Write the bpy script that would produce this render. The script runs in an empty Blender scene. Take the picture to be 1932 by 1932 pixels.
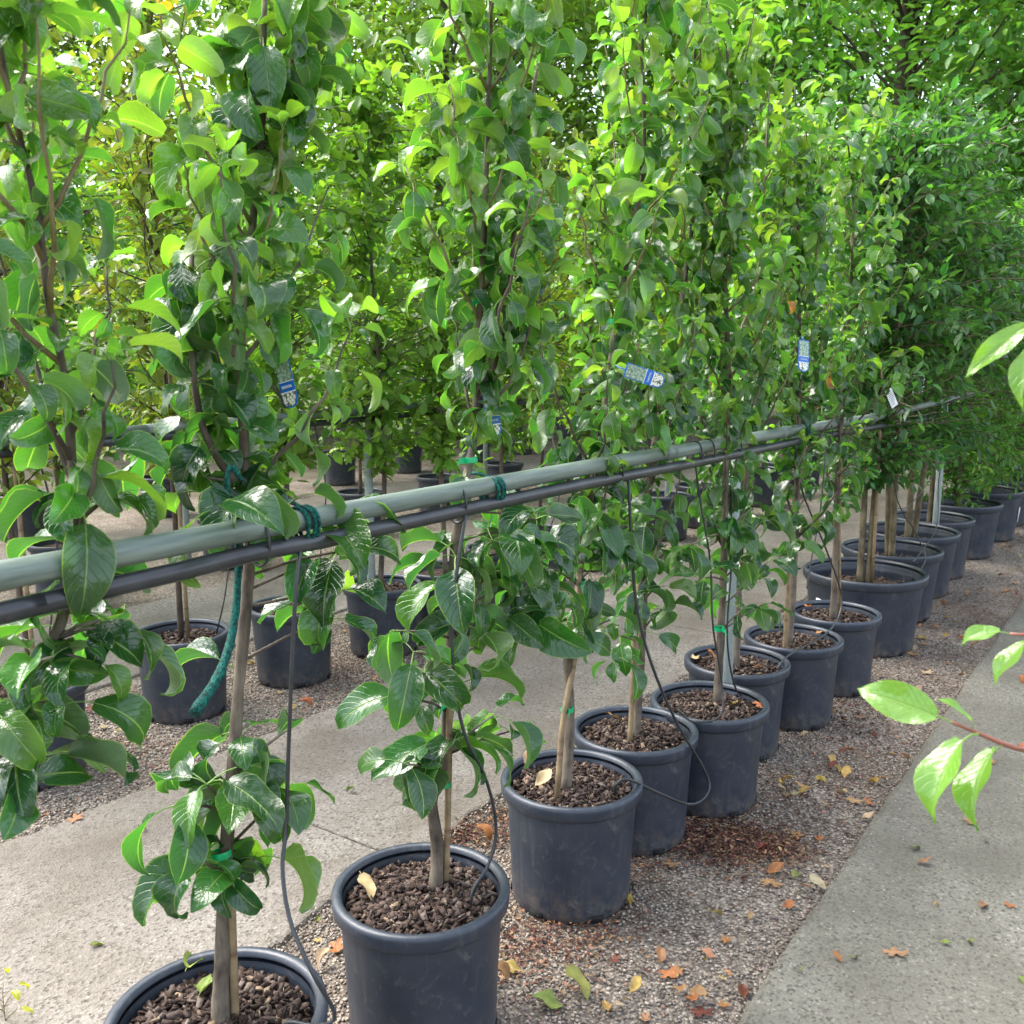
import bpy, math, random
import numpy as np
from mathutils import Matrix, Vector
random.seed(7); RNG = np.random.default_rng(11)
R = math.radians
scene = bpy.context.scene
# ------------------------------------------------------------------ camera
H = 1.6; FPX = 1850.0; PITCH = math.atan(326/FPX); YAW = R(34.56)
cam_d = bpy.data.cameras.new('camera'); cam = bpy.data.objects.new('camera', cam_d)
scene.collection.objects.link(cam); scene.camera = cam
cam_d.sensor_width = 36; cam_d.lens = 36*FPX/1932; cam_d.clip_start = .05; cam_d.clip_end = 2000
cam.location = (0, 0, H); cam.rotation_euler = (R(90)-PITCH, 0, 0)
cam_d.dof.use_dof = True; cam_d.dof.focus_distance = 2.7; cam_d.dof.aperture_fstop = 10
# ------------------------------------------------------------------ sky, sun, exposure
SUN_EL, SUN_AZ = R(56), R(-62)          # azimuth measured from +Y (camera heading) towards +X
w = bpy.data.worlds.new('World'); scene.world = w; w.use_nodes = True
nt = w.node_tree; bg = nt.nodes['Background']
sk = nt.nodes.new('ShaderNodeTexSky'); sk.sky_type = 'NISHITA'; sk.sun_disc = False
sk.sun_elevation = SUN_EL; sk.sun_rotation = SUN_AZ; sk.air_density = 1.0; sk.dust_density = 4.0; sk.ozone_density = 1.0
hs = nt.nodes.new('ShaderNodeHueSaturation'); hs.inputs['Saturation'].default_value = .55
nt.links.new(sk.outputs[0], hs.inputs['Color']); nt.links.new(hs.outputs[0], bg.inputs['Color'])
bg.inputs['Strength'].default_value = .15
sl = bpy.data.lights.new('sun', 'SUN'); sl.energy = .9; sl.angle = R(50); sl.color = (1, .97, .92)
so = bpy.data.objects.new('sun', sl); scene.collection.objects.link(so)
sd = Vector((math.sin(SUN_AZ)*math.cos(SUN_EL), math.cos(SUN_AZ)*math.cos(SUN_EL), math.sin(SUN_EL)))
so.rotation_euler = sd.to_track_quat('Z', 'Y').to_euler()
so.location = (0, 0, 12)
vs = scene.view_settings; vs.view_transform = 'Standard'; vs.look = 'None'; vs.gamma = 1; vs.exposure = 2.45
scene.render.engine = 'CYCLES'
scene.cycles.max_bounces = 8; scene.cycles.diffuse_bounces = 5; scene.cycles.glossy_bounces = 2; scene.cycles.transmission_bounces = 5; scene.cycles.caustics_reflective = False; scene.cycles.caustics_refractive = False

# ------------------------------------------------------------------ coordinates
DV = np.array([math.sin(YAW), math.cos(YAW)]); NV = np.array([math.cos(YAW), -math.sin(YAW)])
def row(s, t, z=0.):                     # s metres along the pot rows, t metres across them
    p = s*DV + t*NV; return np.array([p[0], p[1], z])
def ray(px, py):
    a = (px-966)/FPX; b = -(py-966)/FPX
    return np.array([a, math.cos(PITCH)+b*math.sin(PITCH), -math.sin(PITCH)+b*math.cos(PITCH)])
def on_t(px, py, t):                     # point of the upright plane of a row
    r = ray(px, py); k = t/(r[:2]@NV); return np.array([0, 0, H])+k*r
def on_z(px, py, z):
    r = ray(px, py); k = (z-H)/r[2]; return np.array([0, 0, H])+k*r
def at_d(px, py, d): return np.array([0, 0, H])+d*ray(px, py)

# ------------------------------------------------------------------ objects
C = scene.collection
def link(name, data=None, parent=None, loc=None, kind=None):
    o = bpy.data.objects.new(name, data); C.objects.link(o)
    if parent is not None: o.parent = parent
    if loc is not None: o.location = loc
    if kind: o['kind'] = kind
    return o
def tag(o, label, cat, group=None):
    o['label'] = label; o['category'] = cat
    if group: o['group'] = group
    return o
def thing(name, loc, label, cat, group=None): return tag(link(name, None, None, loc), label, cat, group)
def mesh(name, V, F, mat=None, uv=None, col=None, smooth=True):
    """V (n,3); F (m,4) or (m,3) int array; uv per vertex; col per vertex"""
    V = np.asarray(V, np.float32); F = np.asarray(F, np.int32); k = F.shape[1]
    m = bpy.data.meshes.new(name); m.vertices.add(len(V)); m.vertices.foreach_set('co', V.ravel())
    m.loops.add(F.size); m.loops.foreach_set('vertex_index', F.ravel())
    m.polygons.add(len(F)); m.polygons.foreach_set('loop_start', np.arange(0, F.size, k, dtype=np.int32))
    if smooth: m.polygons.foreach_set('use_smooth', np.ones(len(F), bool))
    if uv is not None:
        l = m.uv_layers.new(name='UVMap'); l.data.foreach_set('uv', np.asarray(uv, np.float32)[F.ravel()].ravel())
    if col is not None:
        a = m.color_attributes.new('col', 'FLOAT_COLOR', 'POINT')
        a.data.foreach_set('color', np.hstack([col, np.ones((len(V), 1))]).astype(np.float32).ravel())
    m.update(calc_edges=True); m.validate()
    if mat: m.materials.append(mat)
    return m
def pymesh(name, V, F, mat=None, smooth=False):
    m = bpy.data.meshes.new(name); m.from_pydata([tuple(map(float, v)) for v in V], [], F); m.update()
    if smooth: m.polygons.foreach_set('use_smooth', [True]*len(m.polygons))
    if mat: m.materials.append(mat)
    return m
def cat_arrays(parts):
    V, F, n = [], [], 0
    for v, f in parts:
        V.append(np.asarray(v, float)); F.append(np.asarray(f)+n); n += len(v)
    return np.vstack(V), np.vstack(F)
def smoothline(P, n):                    # Catmull-Rom through points
    P = np.asarray(P, float); 
    if len(P) < 3: 
        u = np.linspace(0, 1, n)[:, None]; return P[0]*(1-u)+P[-1]*u
    Q = np.vstack([2*P[0]-P[1], P, 2*P[-1]-P[-2]]); out = []
    for x in np.linspace(0, len(P)-1-1e-6, n):
        i = int(x); u = x-i; a, b, c, d = Q[i:i+4]
        out.append(.5*(2*b+(c-a)*u+(2*a-5*b+4*c-d)*u*u+(3*b-a-3*c+d)*u**3))
    return np.array(out)
def tube(P, r, k=8, wob=0., cap=True):
    P = np.asarray(P, float); n = len(P); r = np.broadcast_to(np.asarray(r, float), (n,))
    T = np.gradient(P, axis=0); T /= np.linalg.norm(T, axis=1)[:, None]+1e-12
    ref = np.array([.31, .95, .05]) if abs(T[0][2]) > .6 else np.array([0, 0, 1.])
    V = []
    for i in range(n):
        a = np.cross(T[i], ref); a /= np.linalg.norm(a); b = np.cross(T[i], a)
        for j in range(k):
            w_ = 1+wob*math.sin(i*2.3+j*1.7)*math.cos(i*.9-j*2.1)
            an = 2*math.pi*j/k; V.append(P[i]+r[i]*w_*(math.cos(an)*a+math.sin(an)*b))
    F = [(i*k+j, i*k+(j+1) % k, (i+1)*k+(j+1) % k, (i+1)*k+j) for i in range(n-1) for j in range(k)]
    if cap:
        V += [P[0], P[-1]]
        c0, c1 = n*k, n*k+1
        F += [(c0, (j+2) % k, (j+1) % k, j) for j in range(0, k, 2)] + [(c1, (n-1)*k+j, (n-1)*k+(j+1) % k, (n-1)*k+(j+2) % k) for j in range(0, k, 2)]
    return np.array(V), np.array(F)
def lathe(prof, k=40):
    V = [(r*math.cos(2*math.pi*j/k), r*math.sin(2*math.pi*j/k), z) for r, z in prof for j in range(k)]
    F = [(i*k+j, i*k+(j+1) % k, (i+1)*k+(j+1) % k, (i+1)*k+j) for i in range(len(prof)-1) for j in range(k)]
    return np.array(V), np.array(F)
def box(x0, x1, y0, y1, z0, z1):
    V = [(x, y, z) for z in (z0, z1) for y in (y0, y1) for x in (x0, x1)]
    return np.array(V), np.array([(0, 2, 3, 1), (4, 5, 7, 6), (0, 1, 5, 4), (2, 6, 7, 3), (0, 4, 6, 2), (1, 3, 7, 5)])

# ------------------------------------------------------------------ materials
class NT:
    def __init__(s, name):
        s.m = bpy.data.materials.new(name); s.m.use_nodes = True; s.t = s.m.node_tree
        s.p = s.t.nodes['Principled BSDF']; s.out = s.t.nodes['Material Output']
    def n(s, kind, **kw):
        x = s.t.nodes.new('ShaderNode'+kind)
        for k, v in kw.items(): setattr(x, k, v)
        return x
    def put(s, sock, v):
        if isinstance(v, bpy.types.NodeSocket): s.t.links.new(v, sock)
        else:
            sock.default_value = (*v, 1) if isinstance(v, tuple) and len(v) == 3 and sock.type == 'RGBA' else v
    def co(s, kind='Object'): return s.n('TexCoord').outputs[kind]
    def noise(s, scale, detail=4, rough=.6, vec=None, dist=0.):
        x = s.n('TexNoise'); x.inputs['Scale'].default_value = scale; x.inputs['Detail'].default_value = detail
        x.inputs['Roughness'].default_value = rough; x.inputs['Distortion'].default_value = dist
        s.put(x.inputs['Vector'], vec or s.co()); return x.outputs['Fac']
    def voro(s, scale, vec=None, feature='F1', rnd=1.):
        x = s.n('TexVoronoi', feature=feature); x.inputs['Scale'].default_value = scale; x.inputs['Randomness'].default_value = rnd
        s.put(x.inputs['Vector'], vec or s.co()); return x
    def ramp(s, fac, stops, interp='LINEAR'):
        x = s.n('ValToRGB'); e = x.color_ramp; e.interpolation = interp
        while len(e.elements) < len(stops): e.elements.new(.5)
        for a, (p, c) in zip(e.elements, stops):
            a.position = p; a.color = (*c, 1) if isinstance(c, tuple) else (c, c, c, 1)
        s.put(x.inputs['Fac'], fac); return x.outputs['Color']
    def mix(s, fac, a, b, mode='MIX'):
        x = s.n('MixRGB', blend_type=mode); s.put(x.inputs[0], fac); s.put(x.inputs[1], a); s.put(x.inputs[2], b); return x.outputs[0]
    def math(s, op, a, b=0.):
        x = s.n('Math', operation=op); s.put(x.inputs[0], a); s.put(x.inputs[1], b); return x.outputs[0]
    def bump(s, h, strength=.5, dist=.01):
        x = s.n('Bump'); x.inputs['Strength'].default_value = strength; x.inputs['Distance'].default_value = dist
        s.put(x.inputs['Height'], h); s.t.links.new(x.outputs[0], s.p.inputs['Normal']); return x.outputs[0]
    def fin(s, col, rough=.6, spec=.5):
        s.put(s.p.inputs['Base Color'], col); s.put(s.p.inputs['Roughness'], rough); s.put(s.p.inputs['Specular IOR Level'], spec); return s.m

def leaf_mat(name, per_object, veins=True, rough=.19, trans=.38, spec=.8):
    k = NT(name)
    c = k.n('ObjectInfo').outputs['Color'] if per_object else k.n('Attribute', attribute_name='col').outputs['Color']
    back = k.n('NewGeometry').outputs['Backfacing']
    obj = k.co('Object')
    base = k.mix(k.ramp(k.noise(38, 2, vec=obj), [(.35, 0.), (.75, .35)]), c, k.mix(1., c, (1.5, 1.25, 1.0), 'MULTIPLY'))
    if veins:
        sx = k.n('SeparateXYZ'); k.t.links.new(k.co('UV'), sx.inputs[0]); u, v = sx.outputs[0], sx.outputs[1]
        au = k.math('ABSOLUTE', k.math('SUBTRACT', u, .5))
        mid = k.ramp(au, [(.008, 1.), (.03, 0.)])
        sv = k.math('SINE', k.math('MULTIPLY', k.math('SUBTRACT', v, k.math('MULTIPLY', au, .55)), 58.))
        svm = k.ramp(sv, [(.86, 0.), (1., 1.)])
        base = k.mix(k.math('MULTIPLY', svm, .28), base, k.mix(1., base, (1.7, 1.5, 1.5), 'MULTIPLY'))
        base = k.mix(k.math('MULTIPLY', mid, .75), base, (.2, .33, .08))
        base = k.mix(k.ramp(au, [(.465, 0.), (.495, .55)]), base, (.2, .3, .05))
        h = k.math('ADD', k.math('MULTIPLY', svm, -.5), k.math('ADD', k.math('MULTIPLY', mid, -1.), k.math('MULTIPLY', k.noise(70, 2, vec=obj), 1.2)))
        k.bump(h, .55, .0028)
    if veins:
        base = k.mix(k.ramp(k.noise(55, 3, .7, obj), [(.71, 0.), (.76, .75)]), base, (.12, .07, .025))
    col = k.mix(back, base, k.mix(.5, k.mix(1., base, (1.5, 1.35, 1.3), 'MULTIPLY'), (.13, .2, .075)))
    k.fin(col, k.math('ADD', k.math('MULTIPLY', back, .25), rough), spec)
    tr = k.n('BsdfTranslucent'); k.put(tr.inputs['Color'], k.mix(1., base, (2.5, 2.6, .9), 'MULTIPLY'))
    mx = k.n('MixShader'); mx.inputs[0].default_value = trans
    k.t.links.new(k.p.outputs[0], mx.inputs[1]); k.t.links.new(tr.outputs[0], mx.inputs[2]); k.t.links.new(mx.outputs[0], k.out.inputs[0])
    return k.m
M = {}
M['leaf'] = leaf_mat('glossy_leaf', True)
M['leaf_many'] = leaf_mat('glossy_leaf_many', False)
M['fine_leaf'] = leaf_mat('fine_leaf', False, veins=False, rough=.42, trans=.34, spec=.4)

def bark(name, c0, c1, c2, sc=1.):
    k = NT(name); mp = k.n('Mapping'); mp.inputs['Scale'].default_value = (1, 1, .28); k.t.links.new(k.co(), mp.inputs[0]); v = mp.outputs[0]
    n1 = k.noise(60*sc, 6, .7, v); n2 = k.noise(9, 3, .5)
    col = k.mix(k.ramp(n2, [(.42, 0.), (.62, 1.)]), k.ramp(n1, [(.35, c0), (.65, c1)]), k.ramp(n1, [(.35, c1), (.7, c2)]))
    k.bump(n1, .7, .004); return k.fin(col, .75, .3)
M['bark'] = bark('grey_bark', (.035, .026, .02), (.11, .088, .066), (.21, .175, .13))
M['bark_old'] = bark('olive_bark', (.05, .042, .023), (.13, .105, .06), (.22, .18, .11))
M['bark_dark'] = bark('dark_bark', (.03, .022, .017), (.075, .055, .04), (.11, .085, .065))
k = NT('young_twig'); M['twig'] = k.fin(k.ramp(k.noise(40), [(.3, (.12, .07, .035)), (.7, (.2, .17, .07))]), .55)
k = NT('bamboo'); sx = k.n('SeparateXYZ'); k.t.links.new(k.co(), sx.inputs[0])
band = k.ramp(k.math('FRACT', k.math('MULTIPLY', sx.outputs[2], 4.3)), [(0., 1.), (.04, 0.), (.97, 0.), (1., .8)])
M['bamboo'] = k.fin(k.mix(band, k.ramp(k.noise(25, 4), [(.3, (.13, .085, .045)), (.7, (.27, .2, .11))]), (.11, .06, .03)), .55)
k = NT('pot_plastic'); n1 = k.noise(7, 5, .65); n2 = k.noise(120, 2)
rr = k.n('ObjectInfo').outputs['Random']
mp = k.n('Mapping'); mp.inputs['Scale'].default_value = (60, 60, 3); k.t.links.new(k.co(), mp.inputs[0]); st = k.noise(1., 3, .6, mp.outputs[0])
pc = k.mix(k.ramp(n1, [(.45, 0.), (.75, .5)]), (.021, .029, .044), (.052, .06, .074))
pc = k.mix(k.ramp(st, [(.55, 0.), (.78, .45)]), pc, (.085, .088, .09))
pc = k.mix(k.math('MULTIPLY', rr, .25), pc, (.02, .022, .028))
sx = k.n('SeparateXYZ'); k.t.links.new(k.co(), sx.inputs[0])
splash = k.math('MULTIPLY', k.ramp(sx.outputs[2], [(.0, 1.), (.11, 0.)]), k.ramp(k.noise(26, 5), [(.42, 0.), (.7, .8)]))
scf = k.ramp(k.noise(16, 6, .75, dist=1.5), [(.56, 0.), (.68, .42)])
pc = k.mix(scf, pc, (.14, .135, .125))
pc = k.mix(splash, pc, (.17, .135, .1))
k.bump(n2, .15, .002); M['pot'] = k.fin(pc, k.ramp(n1, [(.3, .34), (.7, .55)]), .5)
k = NT('bark_soil'); M['soil'] = k.fin(k.ramp(k.voro(90).outputs['Color'], [(.2, (.018, .012, .009)), (.8, (.07, .048, .036))]), .9, .2); k.bump(k.noise(80, 5), 1., .01)
def chip_mat(name, per_obj):
    k = NT(name); r_ = k.n('ObjectInfo').outputs['Random'] if per_obj else k.n('NewGeometry').outputs['Random Per Island']
    c = k.ramp(r_, [(0, (.018, .011, .008)), (.4, (.045, .028, .021)), (.72, (.08, .055, .044)), (.93, (.125, .098, .083)), (1, (.22, .16, .1))])
    c = k.mix(.5, c, k.mix(1., c, k.ramp(k.noise(130, 4), [(.3, .35), (.7, 1.5)]), 'MULTIPLY'))
    k.bump(k.noise(150, 4), .6, .004); return k.fin(c, .85, .25)
M['chip'] = chip_mat('bark_chip', True); M['chips'] = chip_mat('bark_chips', False)
k = NT('rail_tube'); mp = k.n('Mapping'); mp.inputs['Rotation'].default_value = (0, 0, YAW); k.t.links.new(k.co(), mp.inputs[0])
mp2 = k.n('Mapping'); mp2.inputs['Scale'].default_value = (25, 1.5, 25); k.t.links.new(mp.outputs[0], mp2.inputs[0])
n1 = k.noise(3., 5, .65, mp2.outputs[0]); n2 = k.noise(4, 4)
c = k.mix(k.ramp(n1, [(.35, 0.), (.7, 1.)]), (.085, .12, .1), (.19, .235, .195))
c = k.mix(k.ramp(n2, [(.5, 0.), (.72, .55)]), c, (.07, .09, .065))
c = k.mix(k.ramp(k.noise(28, 3), [(.68, 0.), (.76, .5)]), c, (.2, .13, .06))
k.bump(n1, .25, .002); M['rail'] = k.fin(c, .48, .5)
k = NT('galvanised_post'); M['post'] = k.fin(k.ramp(k.noise(14, 5, .7), [(.3, (.17, .21, .2)), (.7, (.29, .335, .32))]), .5, .5)
k = NT('black_poly'); M['black'] = k.fin(k.ramp(k.noise(9, 4), [(.35, (.014, .016, .02)), (.75, (.045, .048, .052))]), .34, .5)
k = NT('green_tape'); M['tape'] = k.fin((.0, .36, .13), .35)
k = NT('teal_net'); M['net'] = k.fin(k.ramp(k.noise(160, 3), [(.4, (.0, .03, .026)), (.6, (.0, .13, .1))]), .7, .3)
k.bump(k.voro(350).outputs['Distance'], .8, .003)
def plain(name, c, rough=.5): k = NT(name); return k.fin(c, rough)
M['hole_shade'] = plain('drain_hole_shade', (.004, .004, .005), .9); M['tag_blue'] = plain('tag_blue', (.01, .14, .5), .25); M['tag_white'] = plain('tag_white', (.75, .77, .78), .35)
M['tag_ink'] = plain('tag_ink', (.08, .08, .09), .5)
k = NT('tag_tree_print'); M['tag_tree'] = k.fin(k.ramp(k.noise(140, 5, .7), [(.35, (.05, .14, .06)), (.55, (.3, .4, .3)), (.7, (.62, .68, .66))]), .22)
k = NT('tag_flower_print'); M['tag_flower'] = k.fin(k.ramp(k.voro(190).outputs['Distance'], [(.1, (.8, .8, .7)), (.45, (.7, .7, .6)), (.7, (.1, .14, .08))]), .22)
# ground
k = NT('gravel'); vv = k.voro(95); v2 = k.voro(150)
c = k.ramp(vv.outputs['Color'], [(0., (.11, .095, .082)), (.3, (.2, .17, .138)), (.6, (.31, .265, .215)), (.85, (.43, .38, .315)), (1., (.3, .21, .17))])
c = k.mix(k.ramp(vv.outputs['Distance'], [(.4, 0.), (.8, .7)]), c, (.08, .065, .055))
big = k.noise(2.3, 6, .65, dist=.8)
c = k.mix(k.ramp(big, [(.42, 0.), (.66, .68)]), c, (.085, .058, .04))
c = k.mix(k.ramp(k.noise(3.2, 5, .65, dist=1.), [(.6, 0.), (.74, .55)]), c, (.13, .045, .028))
k.bump(k.math('MULTIPLY', vv.outputs['Distance'], -1.), 1., .012); M['gravel'] = k.fin(c, .9, .2)
def pebmat():
    k = NT('pebble'); r_ = k.n('NewGeometry').outputs['Random Per Island']
    c = k.ramp(r_, [(0., (.08, .07, .062)), (.25, (.17, .145, .122)), (.6, (.265, .225, .182)), (.88, (.42, .37, .31)), (1., (.25, .15, .11))])
    return k.fin(c, .85, .25)
M['pebble'] = pebmat()
def concrete(name, a, b, dark, stain, sc, dk):
    k = NT(name); v = k.voro(sc); n1 = k.noise(2.2, 6, .6, dist=.4); n2 = k.noise(95, 4, .8)
    c = k.mix(k.ramp(n2, [(.3, 0.), (.7, 1.)]), a, b)
    c = k.mix(k.ramp(v.outputs['Color'], [(.1, dk), (.42, 0.)]), c, dark)
    c = k.mix(k.ramp(v.outputs['Color'], [(.8, 0.), (.92, .7)]), c, tuple(min(1, x*1.4) for x in b))
    c = k.mix(k.ramp(n1, [(.43, 0.), (.68, .75)]), c, stain)
    c = k.mix(k.ramp(k.voro(5.5).outputs['Distance'], [(.05, .35), (.1, 0.)]), c, stain)
    c = k.mix(k.ramp(k.noise(.8, 5, .65), [(.4, 0.), (.6, .5)]), c, stain)
    k.bump(k.math('ADD', n2, k.math('MULTIPLY', v.outputs['Distance'], .8)), .7, .005); return k.fin(c, .88, .25)
M['path'] = concrete('beige_exposed_concrete', (.175, .158, .136), (.3, .273, .238), (.06, .053, .045), (.118, .1, .078), 125, .9)
M['slab'] = concrete('grey_concrete', (.132, .126, .102), (.252, .24, .197), (.052, .048, .038), (.098, .091, .07), 130, .85)  # greyer concrete; tree canopy shade is also put into this darker colour
k = NT('earth'); M['earth'] = k.fin(k.ramp(k.noise(1.3, 6), [(.35, (.06, .05, .035)), (.6, (.14, .12, .085)), (.75, (.07, .09, .03))]), .95, .2)
def litter_mat(name, per_obj):
    k = NT(name); src = k.n('ObjectInfo').outputs['Color'] if per_obj else k.n('Attribute', attribute_name='col').outputs['Color']
    c = k.mix(k.ramp(k.noise(60, 4), [(.4, 0.), (.7, .6)]), src, k.mix(1., src, (.5, .4, .35), 'MULTIPLY'))
    k.bump(k.noise(90, 3), .4, .003); k.fin(c, .6, .35)
    tr = k.n('BsdfTranslucent'); k.put(tr.inputs['Color'], c); mx = k.n('MixShader'); mx.inputs[0].default_value = .15
    k.t.links.new(k.p.outputs[0], mx.inputs[1]); k.t.links.new(tr.outputs[0], mx.inputs[2]); k.t.links.new(mx.outputs[0], k.out.inputs[0]); return k.m
M['dry'] = litter_mat('dry_leaf', True); M['litter'] = litter_mat('fine_litter', False)

# ------------------------------------------------------------------ the setting
def sheet(name, pts, z, mat, parent=None):
    o = link(name, pymesh(name, [(p[0], p[1], z) for p in pts], [tuple(range(len(pts)))], mat), parent)
    if parent is None: o['kind'] = 'structure'
    return o
def strip(name, s0, s1, t0, t1, z, mat): return sheet(name, [row(s0, t0), row(s0, t1), row(s1, t1), row(s1, t0)], z, mat)
sheet('ground', [(-400, -60), (400, -60), (400, 900), (-400, 900)], -.012, M['earth'])
STRIPS = [(-1.95, -.70), (-4.05, -2.98), (-6.2, -5.15), (-8.35, -7.3)]
for a, b in STRIPS: strip('gravel_strip', -3, 30, a, b, -.004, M['gravel'])
strip('gravel_strip', -3, 30, .55, 2.2, -.004, M['gravel'])
def panels(name, t0, t1, z, mat, cuts, label_mat=None, bev=.012, jag=0.):
    root = link(name); root['kind'] = 'structure'; shared = None
    for s0, s1 in zip(cuts[:-1], cuts[1:]):
        g = .004; n = max(2, int((s1-s0)/.06)); P = []
        ss = np.linspace(s0+g, s1-g, n); ja = lambda s, ph: jag*(math.sin(s*7+ph)*.5+math.sin(s*19+ph*2)*.3+math.sin(s*41+ph)*.25)
        lo = [(s, t0+ja(s, 1.)) for s in ss]; hi = [(s, t1+ja(s, 4.)) for s in ss[::-1]]
        ring = lo+hi; m_ = len(ring); V = []; cs = sum(p[0] for p in ring)/m_; ct = sum(p[1] for p in ring)/m_
        for zz, ins in ((-.05, 0), (z-bev, 0), (z-bev*.3, bev*.35), (z, bev*1.1)):
            for s, t in ring: V.append(row(s+(ins*.3 if s < cs else -ins*.3), t+(ins if t < ct else -ins), zz))
        F = [(i*m_+(j+1) % m_, i*m_+j, (i+1)*m_+j, (i+1)*m_+(j+1) % m_) for i in range(3) for j in range(m_)]
        F.append(tuple(3*m_+j for j in range(m_))[::-1])
        o = link('concrete_panel', pymesh('concrete_panel', V, F, mat), root)
    return root
panels('concrete_path', -2.98, -1.88, .012, M['path'], [-3, -1, .62, 2.12, 4.9, 7.9, 10.9, 13.9, 20, 30], jag=.028)
panels('concrete_path', -5.15, -4.05, .012, M['path'], [-3, 0, 3, 6, 9, 12, 18, 30], jag=.012)
panels('concrete_path', -7.3, -6.2, .012, M['path'], [-3, 0, 3, 6, 9, 12, 18, 30], jag=.012)
panels('concrete_slab', -.738, .55, .03, M['slab'], [-3, -1.2, 6.8, 11.3, 15.3, 30], bev=.02, jag=.005)

# loose pebbles: real relief on the gravel in front, spilling onto the path edge
def icosa():
    p = (1+5**.5)/2
    V = np.array([(-1, p, 0), (1, p, 0), (-1, -p, 0), (1, -p, 0), (0, -1, p), (0, 1, p), (0, -1, -p), (0, 1, -p), (p, 0, -1), (p, 0, 1), (-p, 0, -1), (-p, 0, 1)])/math.hypot(1, p)
    F = np.array([(0, 11, 5), (0, 5, 1), (0, 1, 7), (0, 7, 10), (0, 10, 11), (1, 5, 9), (5, 11, 4), (11, 10, 2), (10, 7, 6), (7, 1, 8), (3, 9, 4), (3, 4, 2), (3, 2, 6), (3, 6, 8), (3, 8, 9), (4, 9, 5), (2, 4, 11), (6, 2, 10), (8, 6, 7), (9, 8, 1)])
    return V, F
IV, IF = icosa()
def octa():
    V = np.array([(1, 0, 0), (-1, 0, 0), (0, 1, 0), (0, -1, 0), (0, 0, 1), (0, 0, -1.)])
    return V, np.array([(0, 2, 4), (2, 1, 4), (1, 3, 4), (3, 0, 4), (2, 0, 5), (1, 2, 5), (3, 1, 5), (0, 3, 5)])
def blobs(P, S, V0, F0, flat=.6):
    n = len(P); k = len(V0); V = np.repeat(V0[None], n, 0)*(1+.35*(RNG.random((n, k, 1))-.5))
    V *= S[:, None, None]*np.stack([np.ones(n), RNG.uniform(.6, 1., n), np.full(n, flat)], 1)[:, None, :]
    a = RNG.uniform(0, 6.28, n); c, s = np.cos(a)[:, None], np.sin(a)[:, None]
    X = V[..., 0]*c-V[..., 1]*s; Y = V[..., 0]*s+V[..., 1]*c; V = np.stack([X, Y, V[..., 2]], -1)+P[:, None, :]
    return V.reshape(-1, 3), (F0[None]+(np.arange(n)*k)[:, None, None]).reshape(-1, F0.shape[1])
def pebbles(n, s0, s1, t0, t1, z, lo, hi, pw=1.):
    s = s0+(s1-s0)*RNG.random(n)**pw; t = RNG.uniform(t0, t1, n)
    P = s[:, None]*DV+t[:, None]*NV; return np.hstack([P, np.full((n, 1), z)]), RNG.uniform(lo, hi, n)
pp = [pebbles(30000, .9, 5.5, -1.93, -.735, -.001, .003, .0075, 1.5), pebbles(16000, 1.2, 5., -3.95, -3.0, -.001, .004, .0085),
      pebbles(3800, 1., 6, -1.96, -1.83, .009, .002, .007), pebbles(700, 1., 6, -2.1, -1.7, .012, .002, .005), pebbles(3000, 1., 6, -3.04, -2.92, .009, .002, .007), pebbles(420, 1.5, 6, -.76, -.58, .03, .002, .0045)]
V, F = blobs(np.vstack([p for p, _ in pp]), np.concatenate([s for _, s in pp]), *octa())
gp = link('loose_gravel', mesh('loose_gravel', V, F, M['pebble'], smooth=False), kind='stuff')
tag(gp, 'loose pale grey and pink gravel around the pots and path edges', 'gravel')

# ------------------------------------------------------------------ leaf shapes
def leaf_shape(L, W, curl, fold, wave, ph, pet, nv=8, nu=4, twist=0., tipcurl=0.):
    """petiole from the origin along +Y, blade arching down; returns V, F, uv"""
    V, uv = [], []
    # mid line
    y = z = 0.; a = R(18); pts = []
    npet = 3
    for i in range(npet+1):
        pts.append((y, z, a))
        if i < npet: y += pet/npet*math.cos(a); z += pet/npet*math.sin(a); a -= R(14)
    py, pz, pa = pts[-1]; mid = []
    y, z, a = py, pz, pa
    for i in range(nv+1):
        mid.append((y, z, a)); 
        if i < nv:
            v = (i+.5)/nv; d = L/nv; y += d*math.cos(a); z += d*math.sin(a); a -= (curl/nv)*(.5+v)+tipcurl*(v > .7)/nv
    for i, (y, z, a) in enumerate(mid):
        v = i/nv
        hw = W/2*max(0., math.sin(math.pi*min(1, v**.76)))**.72*(1. if v < .8 else .92)
        if i == 0: hw = W*.12
        if i == nv: hw = W*.012
        for j in range(nu+1):
            u = -1+2*j/nu; x = u*hw
            up = abs(u)*hw*math.tan(fold)+wave*W*abs(u)**1.5*math.sin(v*9+ph+(1.3 if u > 0 else 0))
            tw = twist*v; xx = x*math.cos(tw)-up*math.sin(tw)*(1 if True else 0); uu = x*math.sin(tw)+up*math.cos(tw)
            V.append((xx, y-uu*math.sin(a), z+uu*math.cos(a))); uv.append((.5+u*.5, v))
    F = [(i*(nu+1)+j, i*(nu+1)+j+1, (i+1)*(nu+1)+j+1, (i+1)*(nu+1)+j) for i in range(nv) for j in range(nu)]
    b = len(V); pr = .0011*L/.09
    for (y, z, a) in pts:
        for q in range(3):
            an = q*2.094+.5; V.append((pr*math.cos(an), y-pr*math.sin(an)*math.sin(a), z+pr*math.sin(an)*math.cos(a))); uv.append((.5, .3))
    F += [(b+i*3+q, b+i*3+(q+1) % 3, b+(i+1)*3+(q+1) % 3, b+(i+1)*3+q) for i in range(npet) for q in range(3)]
    return np.array(V), np.array(F), np.array(uv)
LEAVES = []
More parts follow.
